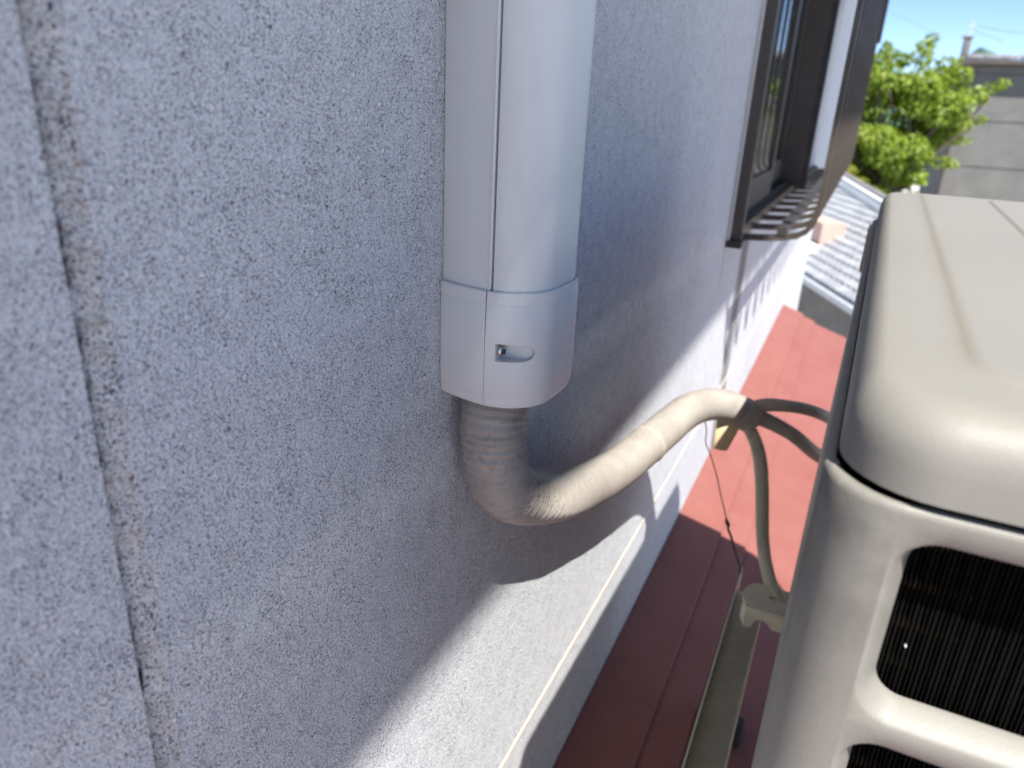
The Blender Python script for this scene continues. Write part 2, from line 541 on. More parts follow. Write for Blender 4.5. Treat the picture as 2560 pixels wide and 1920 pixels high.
# ------------------------------------------------------------------ ground and hill
G = -5.6
g = MB()
g.add([(-900, -900, G), (900, -900, G), (900, 1800, G), (-900, 1800, G)], [(0, 1, 2, 3)])
obj('ground', g, M['ground'], kind='structure', smooth=0)
h = MB()
nx, ny = 60, 14
vs = []
for j in range(ny + 1):
    for i in range(nx + 1):
        x = -420 + i * 16
        y = 420 + j * 14
        k = j / ny
        prof = 60 * math.exp(-((x - 66) / 28) ** 2) * 0.12 + 47 + 9 * math.sin(x * 0.012 + 1.1) - 0.02 * abs(x - 60)
        z = G + (prof - G) * math.sin(math.pi * k) ** 0.7 * (0.92 + 0.04 * math.sin(x * 0.21 + j) + 0.03 * math.sin(x * 0.083))
        if j in (0, ny):
            z = G - 1
        vs.append((x, y, z))
fs = [(j * (nx + 1) + i, j * (nx + 1) + i + 1, (j + 1) * (nx + 1) + i + 1, (j + 1) * (nx + 1) + i) for j in range(ny) for i in range(nx)]
# ridge is kept low except for one rounded knoll seen over the grey roof
vs2 = []
for (x, y, z) in vs:
    k = (y - 420) / (14 * ny)
    knoll = 6.5 * math.exp(-((x - 45) / 10.0) ** 2)
    low = 29.0 + 1.2 * math.sin(x * 0.05) - 22 / (1 + math.exp((x - 27) / 3.0))
    vs2.append((x, y, G - 1 if k in (0.0, 1.0) else G + (low + knoll - G + 1.0) * math.sin(math.pi * min(1, k)) ** 0.6))
h.add(vs2, fs)
obj('hill', h, M['forest'], kind='structure')

# ------------------------------------------------------------------ the house wall
JY0, JY1 = 0.158, 0.1695         # left joint
KY0, KY1 = 1.600, 1.612         # joint below the window
TZ = -0.702                     # horizontal sealant joint
WY0, WY1, WZ0, WZ1 = 1.625, 2.86, -0.262, 1.05
YE = 5.2
house = thing('house', 'pale house wall of speckled stucco with vertical joints and a bronze framed window', 'house', (0, 1.5, G))


def wall_part(*b):
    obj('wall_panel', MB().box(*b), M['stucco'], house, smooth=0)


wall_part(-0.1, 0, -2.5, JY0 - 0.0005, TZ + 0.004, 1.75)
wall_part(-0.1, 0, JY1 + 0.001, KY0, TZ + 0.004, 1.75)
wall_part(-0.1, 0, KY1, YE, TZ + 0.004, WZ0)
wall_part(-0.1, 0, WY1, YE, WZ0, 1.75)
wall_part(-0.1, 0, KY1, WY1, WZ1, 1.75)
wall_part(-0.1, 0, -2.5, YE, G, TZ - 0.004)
obj('end_wall', MB().box(-6, -0.1, YE - 0.1, YE, G, 1.75), M['stucco'], house, smooth=0)
obj('end_wall', MB().box(-6, -0.1, -2.5, -2.4, G, 1.75), M['stucco'], house, smooth=0)
obj('back_wall', MB().box(-6.1, -6, -2.5, YE, G, 1.75), M['stucco'], house, smooth=0)
obj('interior_wall', MB().box(-2.6, -2.5, -2.35, YE - 0.12, -1.2, 1.7), M['room'], house, smooth=0)
obj('interior_floor', MB().box(-2.45, -0.11, -2.35, YE - 0.12, -1.3, -1.2), M['room'], house, smooth=0)


def joint(y0, y1, z0, z1, depth, mat, n=420):
    """V groove: a steep ragged flank at y0 and a long rough slope up to y1"""
    rnd = random.Random(int(y0 * 1000))
    mb = MB()
    rows = []
    jag = 0.0
    for i in range(n + 1):
        z = z0 + (z1 - z0) * i / n
        jag = jag * 0.72 + rnd.uniform(-1, 1) * 0.0009
        j2 = rnd.uniform(-1, 1)
        w = y1 - y0
        rows.append([(-0.0002, y0 - 0.0006 + jag * 0.9, z),
                     (-depth * 0.7, y0 + 0.0010 + jag, z),
                     (-depth + rnd.uniform(-1, 1) * 0.0005, y0 + 0.0028 + jag + rnd.uniform(-1, 1) * 0.0004, z),
                     (-depth * 0.78 + rnd.uniform(-1, 1) * 0.0006, y0 + w * 0.34 + j2 * 0.0006, z),
                     (-depth * 0.45 + rnd.uniform(-1, 1) * 0.0007, y0 + w * 0.58 + rnd.uniform(-1, 1) * 0.0007, z),
                     (-depth * 0.2 + rnd.uniform(-1, 1) * 0.0005, y0 + w * 0.8 + rnd.uniform(-1, 1) * 0.0006, z),
                     (0.0001, y1 + 0.0022 + jag * 0.8, z)])
    mb.loops(rows, close=False)
    obj('wall_joint', mb, mat, house, smooth=60)


joint(JY0, JY1, TZ + 0.004, 0.40, 0.0046, M['joint'], 620)
joint(KY0, KY1, TZ + 0.004, WZ0 - 0.004, 0.004, M['stucco'], 90)
obj('joint_backing', MB().box(-0.09, -0.0085, JY0, JY1 + 0.0005, TZ + 0.004, 1.74), M['joint'], house, smooth=0)
obj('joint_backing', MB().box(-0.09, -0.0065, KY0 + 0.0005, KY1 - 0.0005, TZ + 0.004, WZ0), M['joint'], house, smooth=0)
# tan sealant bead in the horizontal joint, uneven
rows = []
rnd = random.Random(3)
for i in range(460):
    y = -2.5 + (YE + 2.5) * i / 459
    a, b, c = (rnd.uniform(-1, 1) * 0.0007 for _ in range(3))
    rows.append([(-0.012, y, TZ - 0.0039), (0.0004, y, TZ - 0.0058 + a), (0.0012, y, TZ - 0.003 + b), (0.0014, y, TZ + 0.002 + c), (0.0003, y, TZ + 0.0052 + b), (-0.012, y, TZ + 0.0039)])
obj('sealant_bead', MB().loops(rows, close=False), M['sealant'], house, smooth=60)

# eave: the outer lower gutter edge throws the long soft shadow on the wall
EX, EZ = 0.80, 1.500
obj('soffit', MB().box(-0.1, 0.70, -2.8, YE + 0.5, 1.60, 1.63), M['soffit'], house, smooth=0)
obj('fascia', MB().box(0.70, 0.732, -2.8, YE + 0.5, 1.56, 1.74), M['gutter'], house, smooth=0)
arc = [(0.7625 + 0.036 * math.cos(a), 1.545 + 0.045 * math.sin(a)) for a in [math.pi + math.pi * i / 10 for i in range(11)]]
inn = [(0.7625 + 0.034 * math.cos(a), 1.545 + 0.043 * math.sin(a)) for a in [2 * math.pi - math.pi * i / 10 for i in range(11)]]
obj('gutter', MB().loops([[(x, y, z) for x, z in arc + inn] for y in (-2.8, YE + 0.5)], True, True, True), M['gutter'], house)
obj('roof', MB().loops([[(0.76, y, 1.64), (0.76, y, 1.70), (-3.2, y, 3.30), (-7.0, y, 1.75), (-7.0, y, 1.66), (-3.2, y, 3.2)] for y in (-2.8, YE + 0.5)], True, True, True), M['slate'], house, smooth=0)

# window set in the wall: frame, two sashes with panes
FX0, FX1 = -0.07, 0.028
win = obj('window', MB().box(FX0, FX1, 1.600 + 0.0135, WY0 + 0.022, WZ0 + 0.0, WZ1).box(FX0, FX1 + 0.012, WY1 - 0.035, WY1 - 0.001, WZ0, WZ1)
          .box(FX0, FX1 - 0.006, WY0 + 0.022, WY1 - 0.035, WZ0 - 0.0, WZ0 + 0.022).box(FX0, FX1, WY0 + 0.022, WY1 - 0.035, WZ1 - 0.04, WZ1), M['alu'], house, smooth=0)
obj('sill_track', MB().box(-0.062, -0.052, WY0 + 0.023, WY1 - 0.036, WZ0 + 0.022, WZ0 + 0.034).box(-0.034, -0.026, WY0 + 0.023, WY1 - 0.036, WZ0 + 0.022, WZ0 + 0.034)
    .box(-0.008, 0.0, WY0 + 0.023, WY1 - 0.036, WZ0 + 0.022, WZ0 + 0.032), M['alu_dark'], win, smooth=0)
obj('jamb_cover', MB().box(0.0405, 0.058, WY1 - 0.030, WY1 - 0.004, WZ0 + 0.003, WZ1 - 0.01), M['alu_dark'], win, smooth=0)


def sash(y0, y1, x0, x1):
    s = MB()
    z0, z1 = WZ0 + 0.036, WZ1 - 0.041
    s.box(x0, x1, y0, y0 + 0.032, z0, z1).box(x0, x1, y1 - 0.042, y1, z0, z1)
    s.box(x0, x1, y0 + 0.032, y1 - 0.042, z0, z0 + 0.07).box(x0, x1, y0 + 0.032, y1 - 0.042, z1 - 0.05, z1)
    obj('sash', s, M['alu'], win, smooth=0)
    xm = (x0 + x1) / 2
    obj('pane', MB().box(xm - 0.0025, xm + 0.0025, y0 + 0.030, y1 - 0.040, z0 + 0.068, z1 - 0.048), M['glass'], win, smooth=0)


sash(WY0 + 0.024, 2.27, -0.016, 0.002)
sash(2.23, WY1 - 0.037, -0.050, -0.030)
obj('caulk_line', MB().box(0.0003, 0.006, 1.6015, 1.6133, WZ0 - 0.004, 0.9), M['caulk'], win, smooth=0)
obj('corner_cap', MB().rbox(0.0005, 0.034, 1.598, 1.640, WZ0 - 0.016, WZ0 - 0.0006, 0.002), M['alu_dark'], win)

# ------------------------------------------------------------------ window grille
gr = thing('window_grille', 'dark bronze bowed window grille of upright bars under the eave', 'grille', (0.0, 1.7, WZ0))
GX = 0.166


def gbar(y):
    t2, hw = 0.0055, 0.013
    cl = [(0.012, -0.267), (0.06, -0.264), (0.105, -0.2585), (0.132, -0.2515), (0.149, -0.241), (0.160, -0.224), (0.1655, -0.200), (0.167, -0.17), (0.168, 0.2), (0.168, 0.96)]
    loops = []
    for i, (x, z) in enumerate(cl):
        a = Vector(cl[max(0, i - 1)])
        b = Vector(cl[min(len(cl) - 1, i + 1)])
        d = (b - a).normalized()
        n = Vector((-d.y, d.x))
        loops.append([(x + n.x * s * t2, y + q * hw, z + n.y * s * t2) for s, q in ((-1, -1), (-1, 1), (1, 1), (1, -1))])
    return MB().loops(loops, True, True, True)


NB, PITCH = 14, 0.178
first = None
for i in range(NB):
    if first is None:
        first = obj('grille_bar', gbar(1.695), M['alu'], gr, smooth=25)
    else:
        c = first.copy()
        COL.objects.link(c)
        c.parent = gr
        c.location = (0, i * PITCH, 0)
Y1g = 1.695 + (NB - 1) * PITCH
obj('wall_rail', MB().box(0.0005, 0.013, 1.66, 2.87, -0.278, -0.2665), M['alu_dark'], gr, smooth=0)
obj('wall_rail', MB().box(0.0005, 0.020, 2.875, Y1g + 0.05, -0.276, -0.250), M['mossy'], gr, smooth=0)
obj('cross_rail', MB().box(0.092, 0.112, 1.68, Y1g + 0.02, -0.2525, -0.236), M['alu_dark'], gr, smooth=0)
obj('cross_rail', MB().box(0.150, 0.1615, 1.68, Y1g + 0.02, 0.42, 0.445), M['alu_dark'], gr, smooth=0)
obj('end_post', MB().box(0.172, 0.186, Y1g - 0.03, Y1g + 0.03, 0.300, 0.98), M['alu'], gr, smooth=0)
obj('end_bracket', MB().box(0.0, 0.163, Y1g + 0.021, Y1g + 0.04, 0.50, 0.53), M['alu_dark'], gr, smooth=0)

# ------------------------------------------------------------------ red lean-to roof
rr = thing('lean_to_roof', 'faded red metal lean-to roof running along the foot of the stucco wall', 'roof', (0, 1.3, -0.9))
strips = [(0.0008, 0.100), (0.100, 0.158), (0.158, 0.42), (0.42, 0.68), (0.68, 0.94), (0.94, 1.20), (1.20, 1.46)]
z = -0.893
SL = 0.31
RY0, RY1 = -1.4, 3.74
for i, (a, b) in enumerate(strips):
    ov = 0.012
    za, zb = z, z - SL * (b - a)
    drop = 0.011 if i < 2 else 0.014
    for y0, y1 in ((RY0, RY1),):
        e = 0 if i else 0.0
        mb = MB().loops([[(a, y, za - 0.0012), (a, y, za), (b - 0.002, y, zb + 0.0006), (b, y, zb - 0.001), (b, y, zb - drop - 0.003), (b - 0.004, y, zb - drop - 0.003), (b - 0.004, y, zb - 0.003)] for y in (y0, y1)], True, True, True)
        obj('roof_sheet', mb, M['red'], rr, smooth=0)
    z = zb - drop
roof_z = lambda x: (-0.893 - SL * x - (0.011 if x > 0.1 else 0) - (0.011 if x > 0.158 else 0) - 0.014 * max(0, int((x - 0.158) / 0.26)))
obj('roof_deck', MB().loops([[(0.001, y, -0.93), (1.44, y, -1.42), (1.44, y, -1.46), (0.001, y, -1.0)] for y in (RY0 + 0.01, RY1 - 0.02)], True, True, True), M['fascia'], rr, smooth=0)
obj('lower_wall', MB().box(0.002, 1.05, RY0 + 0.15, RY1 - 0.25, G, -1.345), M['fascia'], rr, smooth=0)

# ------------------------------------------------------------------ slim duct and its end cap
PROF = [(0.0006, 0.412), (0.010, 0.4085), (0.020, 0.4058), (0.030, 0.4038), (0.0375, 0.4030), (0.044, 0.4034), (0.051, 0.4052), (0.057, 0.4080), (0.062, 0.4118), (0.0664, 0.4165), (0.0694, 0.4212), (0.0712, 0.4258), (0.0721, 0.4300), (0.0729, 0.440), (0.0733, 0.452), (0.0735, 0.4635), (0.0722, 0.4700), (0.066, 0.4775), (0.058, 0.4825), (0.044, 0.4860), (0.0375, 0.4868), (0.020, 0.4885), (0.0006, 0.490)]
SEAM = 0.0415


def offset(prof, d):
    out = []
    for i, p in enumerate(prof):
        a = Vector(prof[max(0, i - 1)])
        b = Vector(prof[min(len(prof) - 1, i + 1)])
        n = (b - a).normalized()
        nn = Vector((n.y, -n.x))
        q = Vector(p) + nn * d
        out.append((max(0.0006, q.x), q.y))
    return out


def split(prof, s):
    """base part (x < s) as a closed outline, cover part (x > s) as another"""
    def cross(a, b, x):
        t = (x - a[0]) / (b[0] - a[0])
        return (x, a[1] + t * (b[1] - a[1]))
    lo, hi = [p for p in prof if p[0] < s], [p for p in prof if p[0] >= s]
    i = max(k for k in range(len(prof) // 2) if prof[k][0] < s)
    c0 = cross(prof[i], prof[i + 1], s)
    j = min(k for k in range(len(prof) // 2, len(prof)) if prof[k][0] < s)
    c1 = cross(prof[j - 1], prof[j], s)
    base = prof[:i + 1] + [c0, c1] + prof[j:]
    cover = [c0] + prof[i + 1:j] + [c1]
    return base, cover


def shift(out, dx, y_in):
    yc = 0.446
    return [(x + dx, yc + (y - yc) * (1 - y_in)) for x, y in out]


duct = thing('pipe_duct', 'ivory white plastic pipe duct running down the stucco wall with a screwed end cap', 'duct', (0.03, 0.445, -0.194))
ZT, ZC0, ZC1 = 1.55, -0.1145, -0.1945
b0, c0 = split(PROF, SEAM)
bb = [(x, y) for x, y in b0]
# base: edge towards the seam rolled back a little
base_loop = []
for x, y in b0:
    base_loop.append((min(x, SEAM - 0.0014), y + (0.0011 if y < 0.446 else -0.0011) * (1 if x > SEAM - 0.001 else 0)))
ins = []
i = max(k for k in range(len(b0)) if b0[k][1] < 0.446)
base_loop = b0[:i] + [(SEAM - 0.0040, b0[i][1] - 0.0001), (SEAM - 0.0022, b0[i][1] - 0.0006), (SEAM - 0.0012, b0[i][1] + 0.0005), (SEAM - 0.0011, b0[i][1] + 0.004), (SEAM - 0.0011, b0[i + 1][1] - 0.004), (SEAM - 0.0012, b0[i + 1][1] - 0.0005)] + b0[i + 2:]
obj('duct_base', MB().loops([[(x, y, zz) for x, y in base_loop] for zz in (ZC0 - 0.01, ZT)], True, True, True), M['duct'], duct)
cl = c0[:]
cover_loop = [(SEAM, cl[0][1] + 0.0012), (SEAM + 0.0006, cl[0][1] + 0.0001)] + cl[1:-1] + [(SEAM + 0.0006, cl[-1][1] - 0.0001), (SEAM, cl[-1][1] - 0.0012)]
obj('duct_cover', MB().loops([[(x, y, zz) for x, y in cover_loop] for zz in (ZC0 - 0.01, ZT)], True, True, True), M['duct'], duct)
obj('duct_lining', MB().box(SEAM - 0.003, SEAM + 0.003, 0.4085, 0.480, ZC0 - 0.01, ZT - 0.01), M['gap'], duct, smooth=0)

cap = obj('end_cap', MB().box(0.004, 0.055, 0.414, 0.478, ZC1 + 0.014, ZC1 + 0.016), M['gap'], duct, smooth=0)


def cap_half(which):
    zs = [(ZC0 - 0.0135, -0.0022), (ZC0 - 0.0006, 0.0002), (ZC0, 0.0012), (ZC0 - 0.0008, 0.0025), (ZC0 - 0.0080, 0.00295), (ZC0 - 0.0084, 0.00265), (ZC0 - 0.0089, 0.00285), (ZC0 - 0.03, 0.0030), (ZC0 - 0.058, 0.0027), (ZC1 + 0.0082, 0.0022), (ZC1 + 0.0078, 0.0019), (ZC1 + 0.0073, 0.0020), (ZC1 + 0.003, 0.0012), (ZC1 + 0.0006, 0.0002), (ZC1, -0.0012), (ZC1 + 0.0006, -0.0024), (ZC1 + 0.012, -0.0030)]
    loops = []
    s = 0.0388
    for zz, d in zs:
        pr = offset(PROF, d)
        b_, c_ = split(pr, s)
        if which == 'base':
            lp = [(min(x, s - 0.00018), y) for x, y in b_]
        else:
            # the split hairline opens up a little towards the top
            op = 0.00016 + 0.0006 * max(0, (zz - (ZC0 - 0.045)) / 0.045)
            lp = [(max(x, s + op), y) for x, y in c_]
        loops.append([(x, y, zz) for x, y in lp])
    return MB().loops(loops, True, True, True)


obj('cap_base', cap_half('base'), M['duct'], cap, smooth=40)
cc = obj('cap_cover', cap_half('cover'), M['duct'], cap, smooth=40)
# screw pocket: flat end where the screw sits, floor ramping up to a rounded end
SX0, SX1, SZ, SH = 0.0462, 0.0686, -0.1545, 0.0066
outl = [(SX0, SZ - SH), (SX0, SZ + SH)]
rc = SX1 - SH
for i in range(13):
    a = math.pi / 2 - math.pi * i / 12
    outl.append((rc + SH * math.cos(a), SZ + SH * math.sin(a)))


def floor_y(x):
    u = (x - SX0) / (SX1 - SX0)
    ps = PROF[:13]
    k_ = max(i for i in range(12) if ps[i][0] <= x)
    sy = ps[k_][1] + (ps[k_ + 1][1] - ps[k_][1]) * (x - ps[k_][0]) / (ps[k_ + 1][0] - ps[k_][0])
    return sy - 0.0028 + 0.0024 + 0.0088 * (1 - u)


cut = MB().loops([[(x, 0.385, zz) for x, zz in outl], [(x, floor_y(x), SZ + (zz - SZ) * 0.86) for x, zz in outl]], True, True, True)
co = bpy.data.objects.new('cutter', mesh_of('cutter', MB().add([tuple(Vector(p) - Vector((0.03, 0.445, -0.194))) for p in cut.v], cut.f), None, 0))
COL.objects.link(co)
md = cc.modifiers.new('b', 'BOOLEAN')
md.operation = 'DIFFERENCE'
md.solver = 'EXACT'
md.object = co
co.location = duct.location
bpy.context.view_layer.update()
dg = bpy.context.evaluated_depsgraph_get()
nm = bpy.data.meshes.new_from_object(cc.evaluated_get(dg))
cc.modifiers.clear()
nm.polygons.foreach_set('use_smooth', [True] * len(nm.polygons))
nm.set_sharp_from_angle(angle=rad(38))
cc.data = nm
bpy.data.objects.remove(co)
# pan head screw, axis along the wall normal, slightly tipped
ms = Matrix.Translation((0.0475, 0.4068, SZ)) @ Matrix.Rotation(rad(90), 4, 'Y') @ Matrix.Rotation(rad(12), 4, 'X')
scr = MB().lathe([(0.0039, 0), (0.0039, 0.0008), (0.0036, 0.0016), (0.0027, 0.0024), (0.0014, 0.0028), (0.0003, 0.0029)], ms)
so = obj('screw', scr, M['screw'], cap, smooth=50)
cr = MB()
for a in (25, 115):
    mm = ms @ Matrix.Rotation(rad(a), 4, 'Z')
    bm = bmesh.new()
    bmesh.ops.create_cube(bm, size=1)
    for v in bm.verts:
        v.co = mm @ Vector((v.co.x * 0.0040, v.co.y * 0.0009, 0.0026 + v.co.z * 0.0012))
    cr.bm(bm)
obj('screw_recess', cr, M['gap'], cap, smooth=0)
# small worn moulded mark on the curved front of the cap (strokes no longer readable)
mk = MB()
for (dy, dz, w, hh) in ((0, 0.0060, .0052, .0005), (-.0022, .0036, .0006, .0036), (.0022, .0036, .0006, .0036), (0, .0036, .0030, .0005), (0, .0012, .0052, .0005), (-.0020, -.0030, .0006, .0042), (.0005, -.0016, .0034, .0005), (.0020, -.0034, .0006, .0036), (0, -.0046, .0030, .0005)):
    y = 0.4555 + dy
    mk.box(0.0752, 0.07608, y - w / 2, y + w / 2, -0.1455 + dz - hh / 2, -0.1455 + dz + hh / 2)
obj('moulded_mark', mk, M['duct'], cap, smooth=0)

# ------------------------------------------------------------------ lagged pipe bundle
pipe = thing('wrapped_pipe', 'beige tape wrapped pipe bundle bending out of the duct end towards the outdoor unit', 'pipe', (0.04, 0.45, -0.33))
CL = [(0.0325, 0.4385, -0.165), (0.0322, 0.4350, -0.195), (0.0325, 0.4300, -0.222), (0.0345, 0.4320, -0.252), (0.0370, 0.4530, -0.284), (0.0405, 0.4990, -0.3130), (0.0435, 0.5640, -0.343), (0.0465, 0.6430, -0.369), (0.054, 0.7340, -0.387), (0.065, 0.8530, -0.3960), (0.078, 0.9600, -0.4010), (0.098, 1.0140, -0.4050), (0.122, 1.0420, -0.4120), (0.142, 1.0610, -0.4250), (0.151, 1.0690, -0.4320)]
CQ = []
for q in CL:
    k_ = 1.0 + 0.048 * max(0.0, min(1.0, (q[1] - 0.425) / 0.05)) * max(0.0, min(1.0, (0.95 - q[1]) / 0.25))
    CQ.append(tuple(Vector((0.24, 0, 0)) + (Vector(q) - Vector((0.24, 0, 0))) * k_))
CL = CQ
path = even(spline(CL, 1400), 1500)


def wrap_prof(L, a):
    ph = L / 0.0155 + a / (2 * math.pi)
    saw = ph - math.floor(ph)
    lump = 0.006 * math.sin(L * 95 + 1.3) + 0.005 * math.sin(a * 2 + L * 40)
    fine = 0.034 * math.sin(2 * math.pi * L / 0.0048 + 2.0 * math.sin(L * 61) + 0.8 * math.sin(a)) * (0.5 + 0.5 * math.cos(a + 0.35))
    w = min(1.0, max(0.0, (L - 0.03) / 0.05)) * max(0.12, 1 - max(0, L - 0.22) / 0.12)
    return 1 + 0.026 * (saw - 0.5) * w + lump + fine * w


N = len(path)
rad_l = [0.0240 if i < N * 0.80 else 0.0240 - 0.0012 * (i - N * 0.8) / (N * 0.2) for i in range(N)]
obj('tape_wrap', MB().tube(path, rad_l, 56, True, wrap_prof, uv=True), M['tape'], pipe, smooth=75)
k = min(range(N), key=lambda i: abs(path[i].y - 0.835))
obj('tape_band', MB().tube(path[k - 8:k + 9:2], [0.0242, 0.0249, 0.0252, 0.0252, 0.0252, 0.0252, 0.0252, 0.0249, 0.0242], 40, True), M['tape_dark'], pipe, smooth=50)
endp = path[-14:]
obj('end_wrap', MB().tube(even(spline([path[-44], path[-24], path[-1], (0.157, 1.074, -0.4365), (0.161, 1.078, -0.4405)], 60), 24), [0.0235] * 4 + [0.0242] * 12 + [0.0236, 0.023, 0.022, 0.0205, 0.019, 0.017, 0.014, 0.010], 36, True, lambda L, a: 1 + 0.012 * math.sin(L * 700 + a)), M['tape_dark'], pipe, smooth=60)
bA = even(spline([(0.152, 1.066, -0.421), (0.172, 1.078, -0.413), (0.202, 1.092, -0.413), (0.234, 1.122, -0.424), (0.263, 1.168, -0.448), (0.300, 1.198, -0.474), (0.340, 1.188, -0.482), (0.352, 1.146, -0.482)], 120), 90)
bB = even(spline([(0.152, 1.064, -0.431), (0.172, 1.079, -0.436), (0.216, 1.104, -0.461), (0.255, 1.158, -0.508), (0.296, 1.194, -0.540), (0.336, 1.186, -0.551), (0.350, 1.146, -0.552)], 120), 90)
obj('insulated_branch', MB().tube(bA, [0.0112 - 0.0022 * min(1, i / 20) for i in range(90)], 20, True, lambda L, a: 1 + 0.02 * math.sin(2 * math.pi * (L / 0.012 + a / 6.283))), M['tape_dark'], pipe, smooth=60)
obj('insulated_branch', MB().tube(bB, [0.0125 - 0.0018 * min(1, i / 20) for i in range(90)], 20, True, lambda L, a: 1 + 0.02 * math.sin(2 * math.pi * (L / 0.014 + a / 6.283))), M['tape_dark'], pipe, smooth=60)
# loose tail of tape hanging below the bundle
fl = MB()
top = [(0.112, 1.036, -0.430), (0.146, 1.046, -0.440)]
rows = []
for i in range(9):
    u = i / 8
    x0, y0, z0 = Vector(top[0]).lerp(Vector((0.115, 1.028, -0.4785)), u)
    x1, y1, z1 = Vector(top[1]).lerp(Vector((0.1335, 1.034, -0.4800)), u)
    o = 0.004 * math.sin(u * 3)
    rows.append([(x0, y0 - o, z0), ((x0 + x1) / 2, (y0 + y1) / 2 - o - 0.003, (z0 + z1) / 2 + (0.0006 if i == 8 else 0)), (x1, y1 - o, z1), (x1, y1 - o + 0.0012, z1), ((x0 + x1) / 2, (y0 + y1) / 2 - o - 0.0018, (z0 + z1) / 2), (x0, y0 - o + 0.0012, z0)])
obj('tape_tail', fl.loops(rows, True, True, True), M['flap'], pipe, smooth=50, label='ochre loose tape end hanging under the bundle')

# corrugated drain hose
hp = even(spline([(0.149, 1.058, -0.436), (0.160, 1.056, -0.450), (0.172, 1.052, -0.468), (0.1815, 1.050, -0.492), (0.188, 1.049, -0.518), (0.194, 1.047, -0.548), (0.200, 1.043, -0.580), (0.207, 1.034, -0.610), (0.219, 1.008, -0.636), (0.238, 0.965, -0.651), (0.262, 0.925, -0.656), (0.29, 0.90, -0.653)], 500), 420)
obj('drain_hose', MB().tube(hp, 0.0096, 18, True, lambda L, a: 1 + (0.11 * math.sin(2 * math.pi * L / 0.0046) if L < 0.205 else 0.03 * math.sin(2 * math.pi * L / 0.0046))), M['hose'],
    label='grey beige corrugated drain hose dropping from the pipe bundle to the unit foot', cat='hose', smooth=60)
wp = spline([(0.096, 1.004, -0.418), (0.104, 1.0, -0.440), (0.1055, 0.999, -0.458), (0.116, 1.0, -0.479), (0.129, 1.0, -0.509), (0.138, 1.0, -0.535), (0.146, 1.0, -0.556), (0.153, 1.0, -0.576), (0.1565, 1.002, -0.590), (0.164, 1.005, -0.606), (0.172, 1.008, -0.628), (0.183, 1.012, -0.655), (0.185, 1.02, -0.672)], 90)
wobj = MB().tube(wp, [0.0009 if i < 60 else 0.0019 for i in range(90)], 8)
wobj.tube([(0.152, 1.0, -0.573), (0.154, 0.999, -0.578), (0.157, 1.0, -0.584), (0.158, 1.002, -0.590)], [0.001, 0.0032, 0.003, 0.001], 8)
obj('dangling_wire', wobj, M['wire'], label='thin black wire dangling from the pipe bundle down to the stand rail', cat='wire')

# ------------------------------------------------------------------ outdoor unit
AX, AY, AZ = 0.2472, 0.283, -0.645
ac = thing('outdoor_unit', 'cream air conditioner outdoor unit on a stand over the red roof', 'air conditioner', (AX, AY, AZ), rad(-1.0))
ac.rotation_euler = (rad(0.25), 0, rad(-1.0))
DU, DV, HB = 0.292, 0.862, 0.512      # depth off the wall, length along it, casing height


def rrect(u0, u1, v0, v1, r, n=9):
    out = []
    for cx, cy, a0 in ((u1 - r, v1 - r, 0), (u0 + r, v1 - r, 90), (u0 + r, v0 + r, 180), (u1 - r, v0 + r, 270)):
        for i in range(n):
            a = rad(a0 + 90 * i / (n - 1))
            out.append((cx + r * math.cos(a), cy + r * math.sin(a)))
    return out


# lid: rounded skirt, soft shoulder, shallow raised centre panel
lz = 0.5105
lu0, lu1, lv0, lv1 = 0.0048, 0.2905, 0.0010, 0.863
lp = []
for zz, ins_, r in [(lz + 0.003, 0.004, 0.034), (lz, 0.0022, 0.036), (lz + 0.0006, 0.0, 0.038), (lz + 0.013, 0.0, 0.038)]:
    lp.append([(u, v, zz) for u, v in rrect(lu0 + ins_, lu1 - ins_, lv0 + ins_, lv1 - ins_, r)])
for i in range(1, 9):
    a = rad(90 * i / 8)
    iu, iv = 0.0115 * (1 - math.cos(a)), 0.021 * (1 - math.cos(a))
    lp.append([(u, v, lz + 0.015 + 0.0215 * math.sin(a)) for u, v in rrect(lu0 + iu, lu1 - iu, lv0 + iv, lv1 - iv, 0.038 - iu * 0.5)])
for ins_, zz, r in ((0.030, 0.0371, 0.028), (0.0415, 0.0373, 0.026), (0.0440, 0.0380, 0.025), (0.0465, 0.0388, 0.024), (0.049, 0.0390, 0.023), (0.07, 0.0391, 0.02)):
    lp.append([(u, v, lz + zz) for u, v in rrect(lu0 + ins_, lu1 - ins_, lv0 + ins_, lv1 - ins_, r)])
lid = obj('lid', MB().loops(lp, True, False, True), M['case'], ac, smooth=60, local=True)
rib = MB()
zt = lz + 0.0391
for a, b in ((0.1215, 0.1400),):
    rib.loops([[(a - 0.002, v, zt + 0.0001), (a + 0.0012, v, zt + 0.0018), (b - 0.0012, v, zt + 0.0018), (b + 0.002, v, zt + 0.0001)] for v in (0.0765, 0.78)], False)
    rib.add([(a - 0.002, 0.0765, zt + 0.0001), (a + 0.0012, 0.0765, zt + 0.0018), (b - 0.0012, 0.0765, zt + 0.0018), (b + 0.002, 0.0765, zt + 0.0001)], [(0, 1, 2, 3)])
obj('lid_rib', rib, M['case'], lid, smooth=25, local=True)

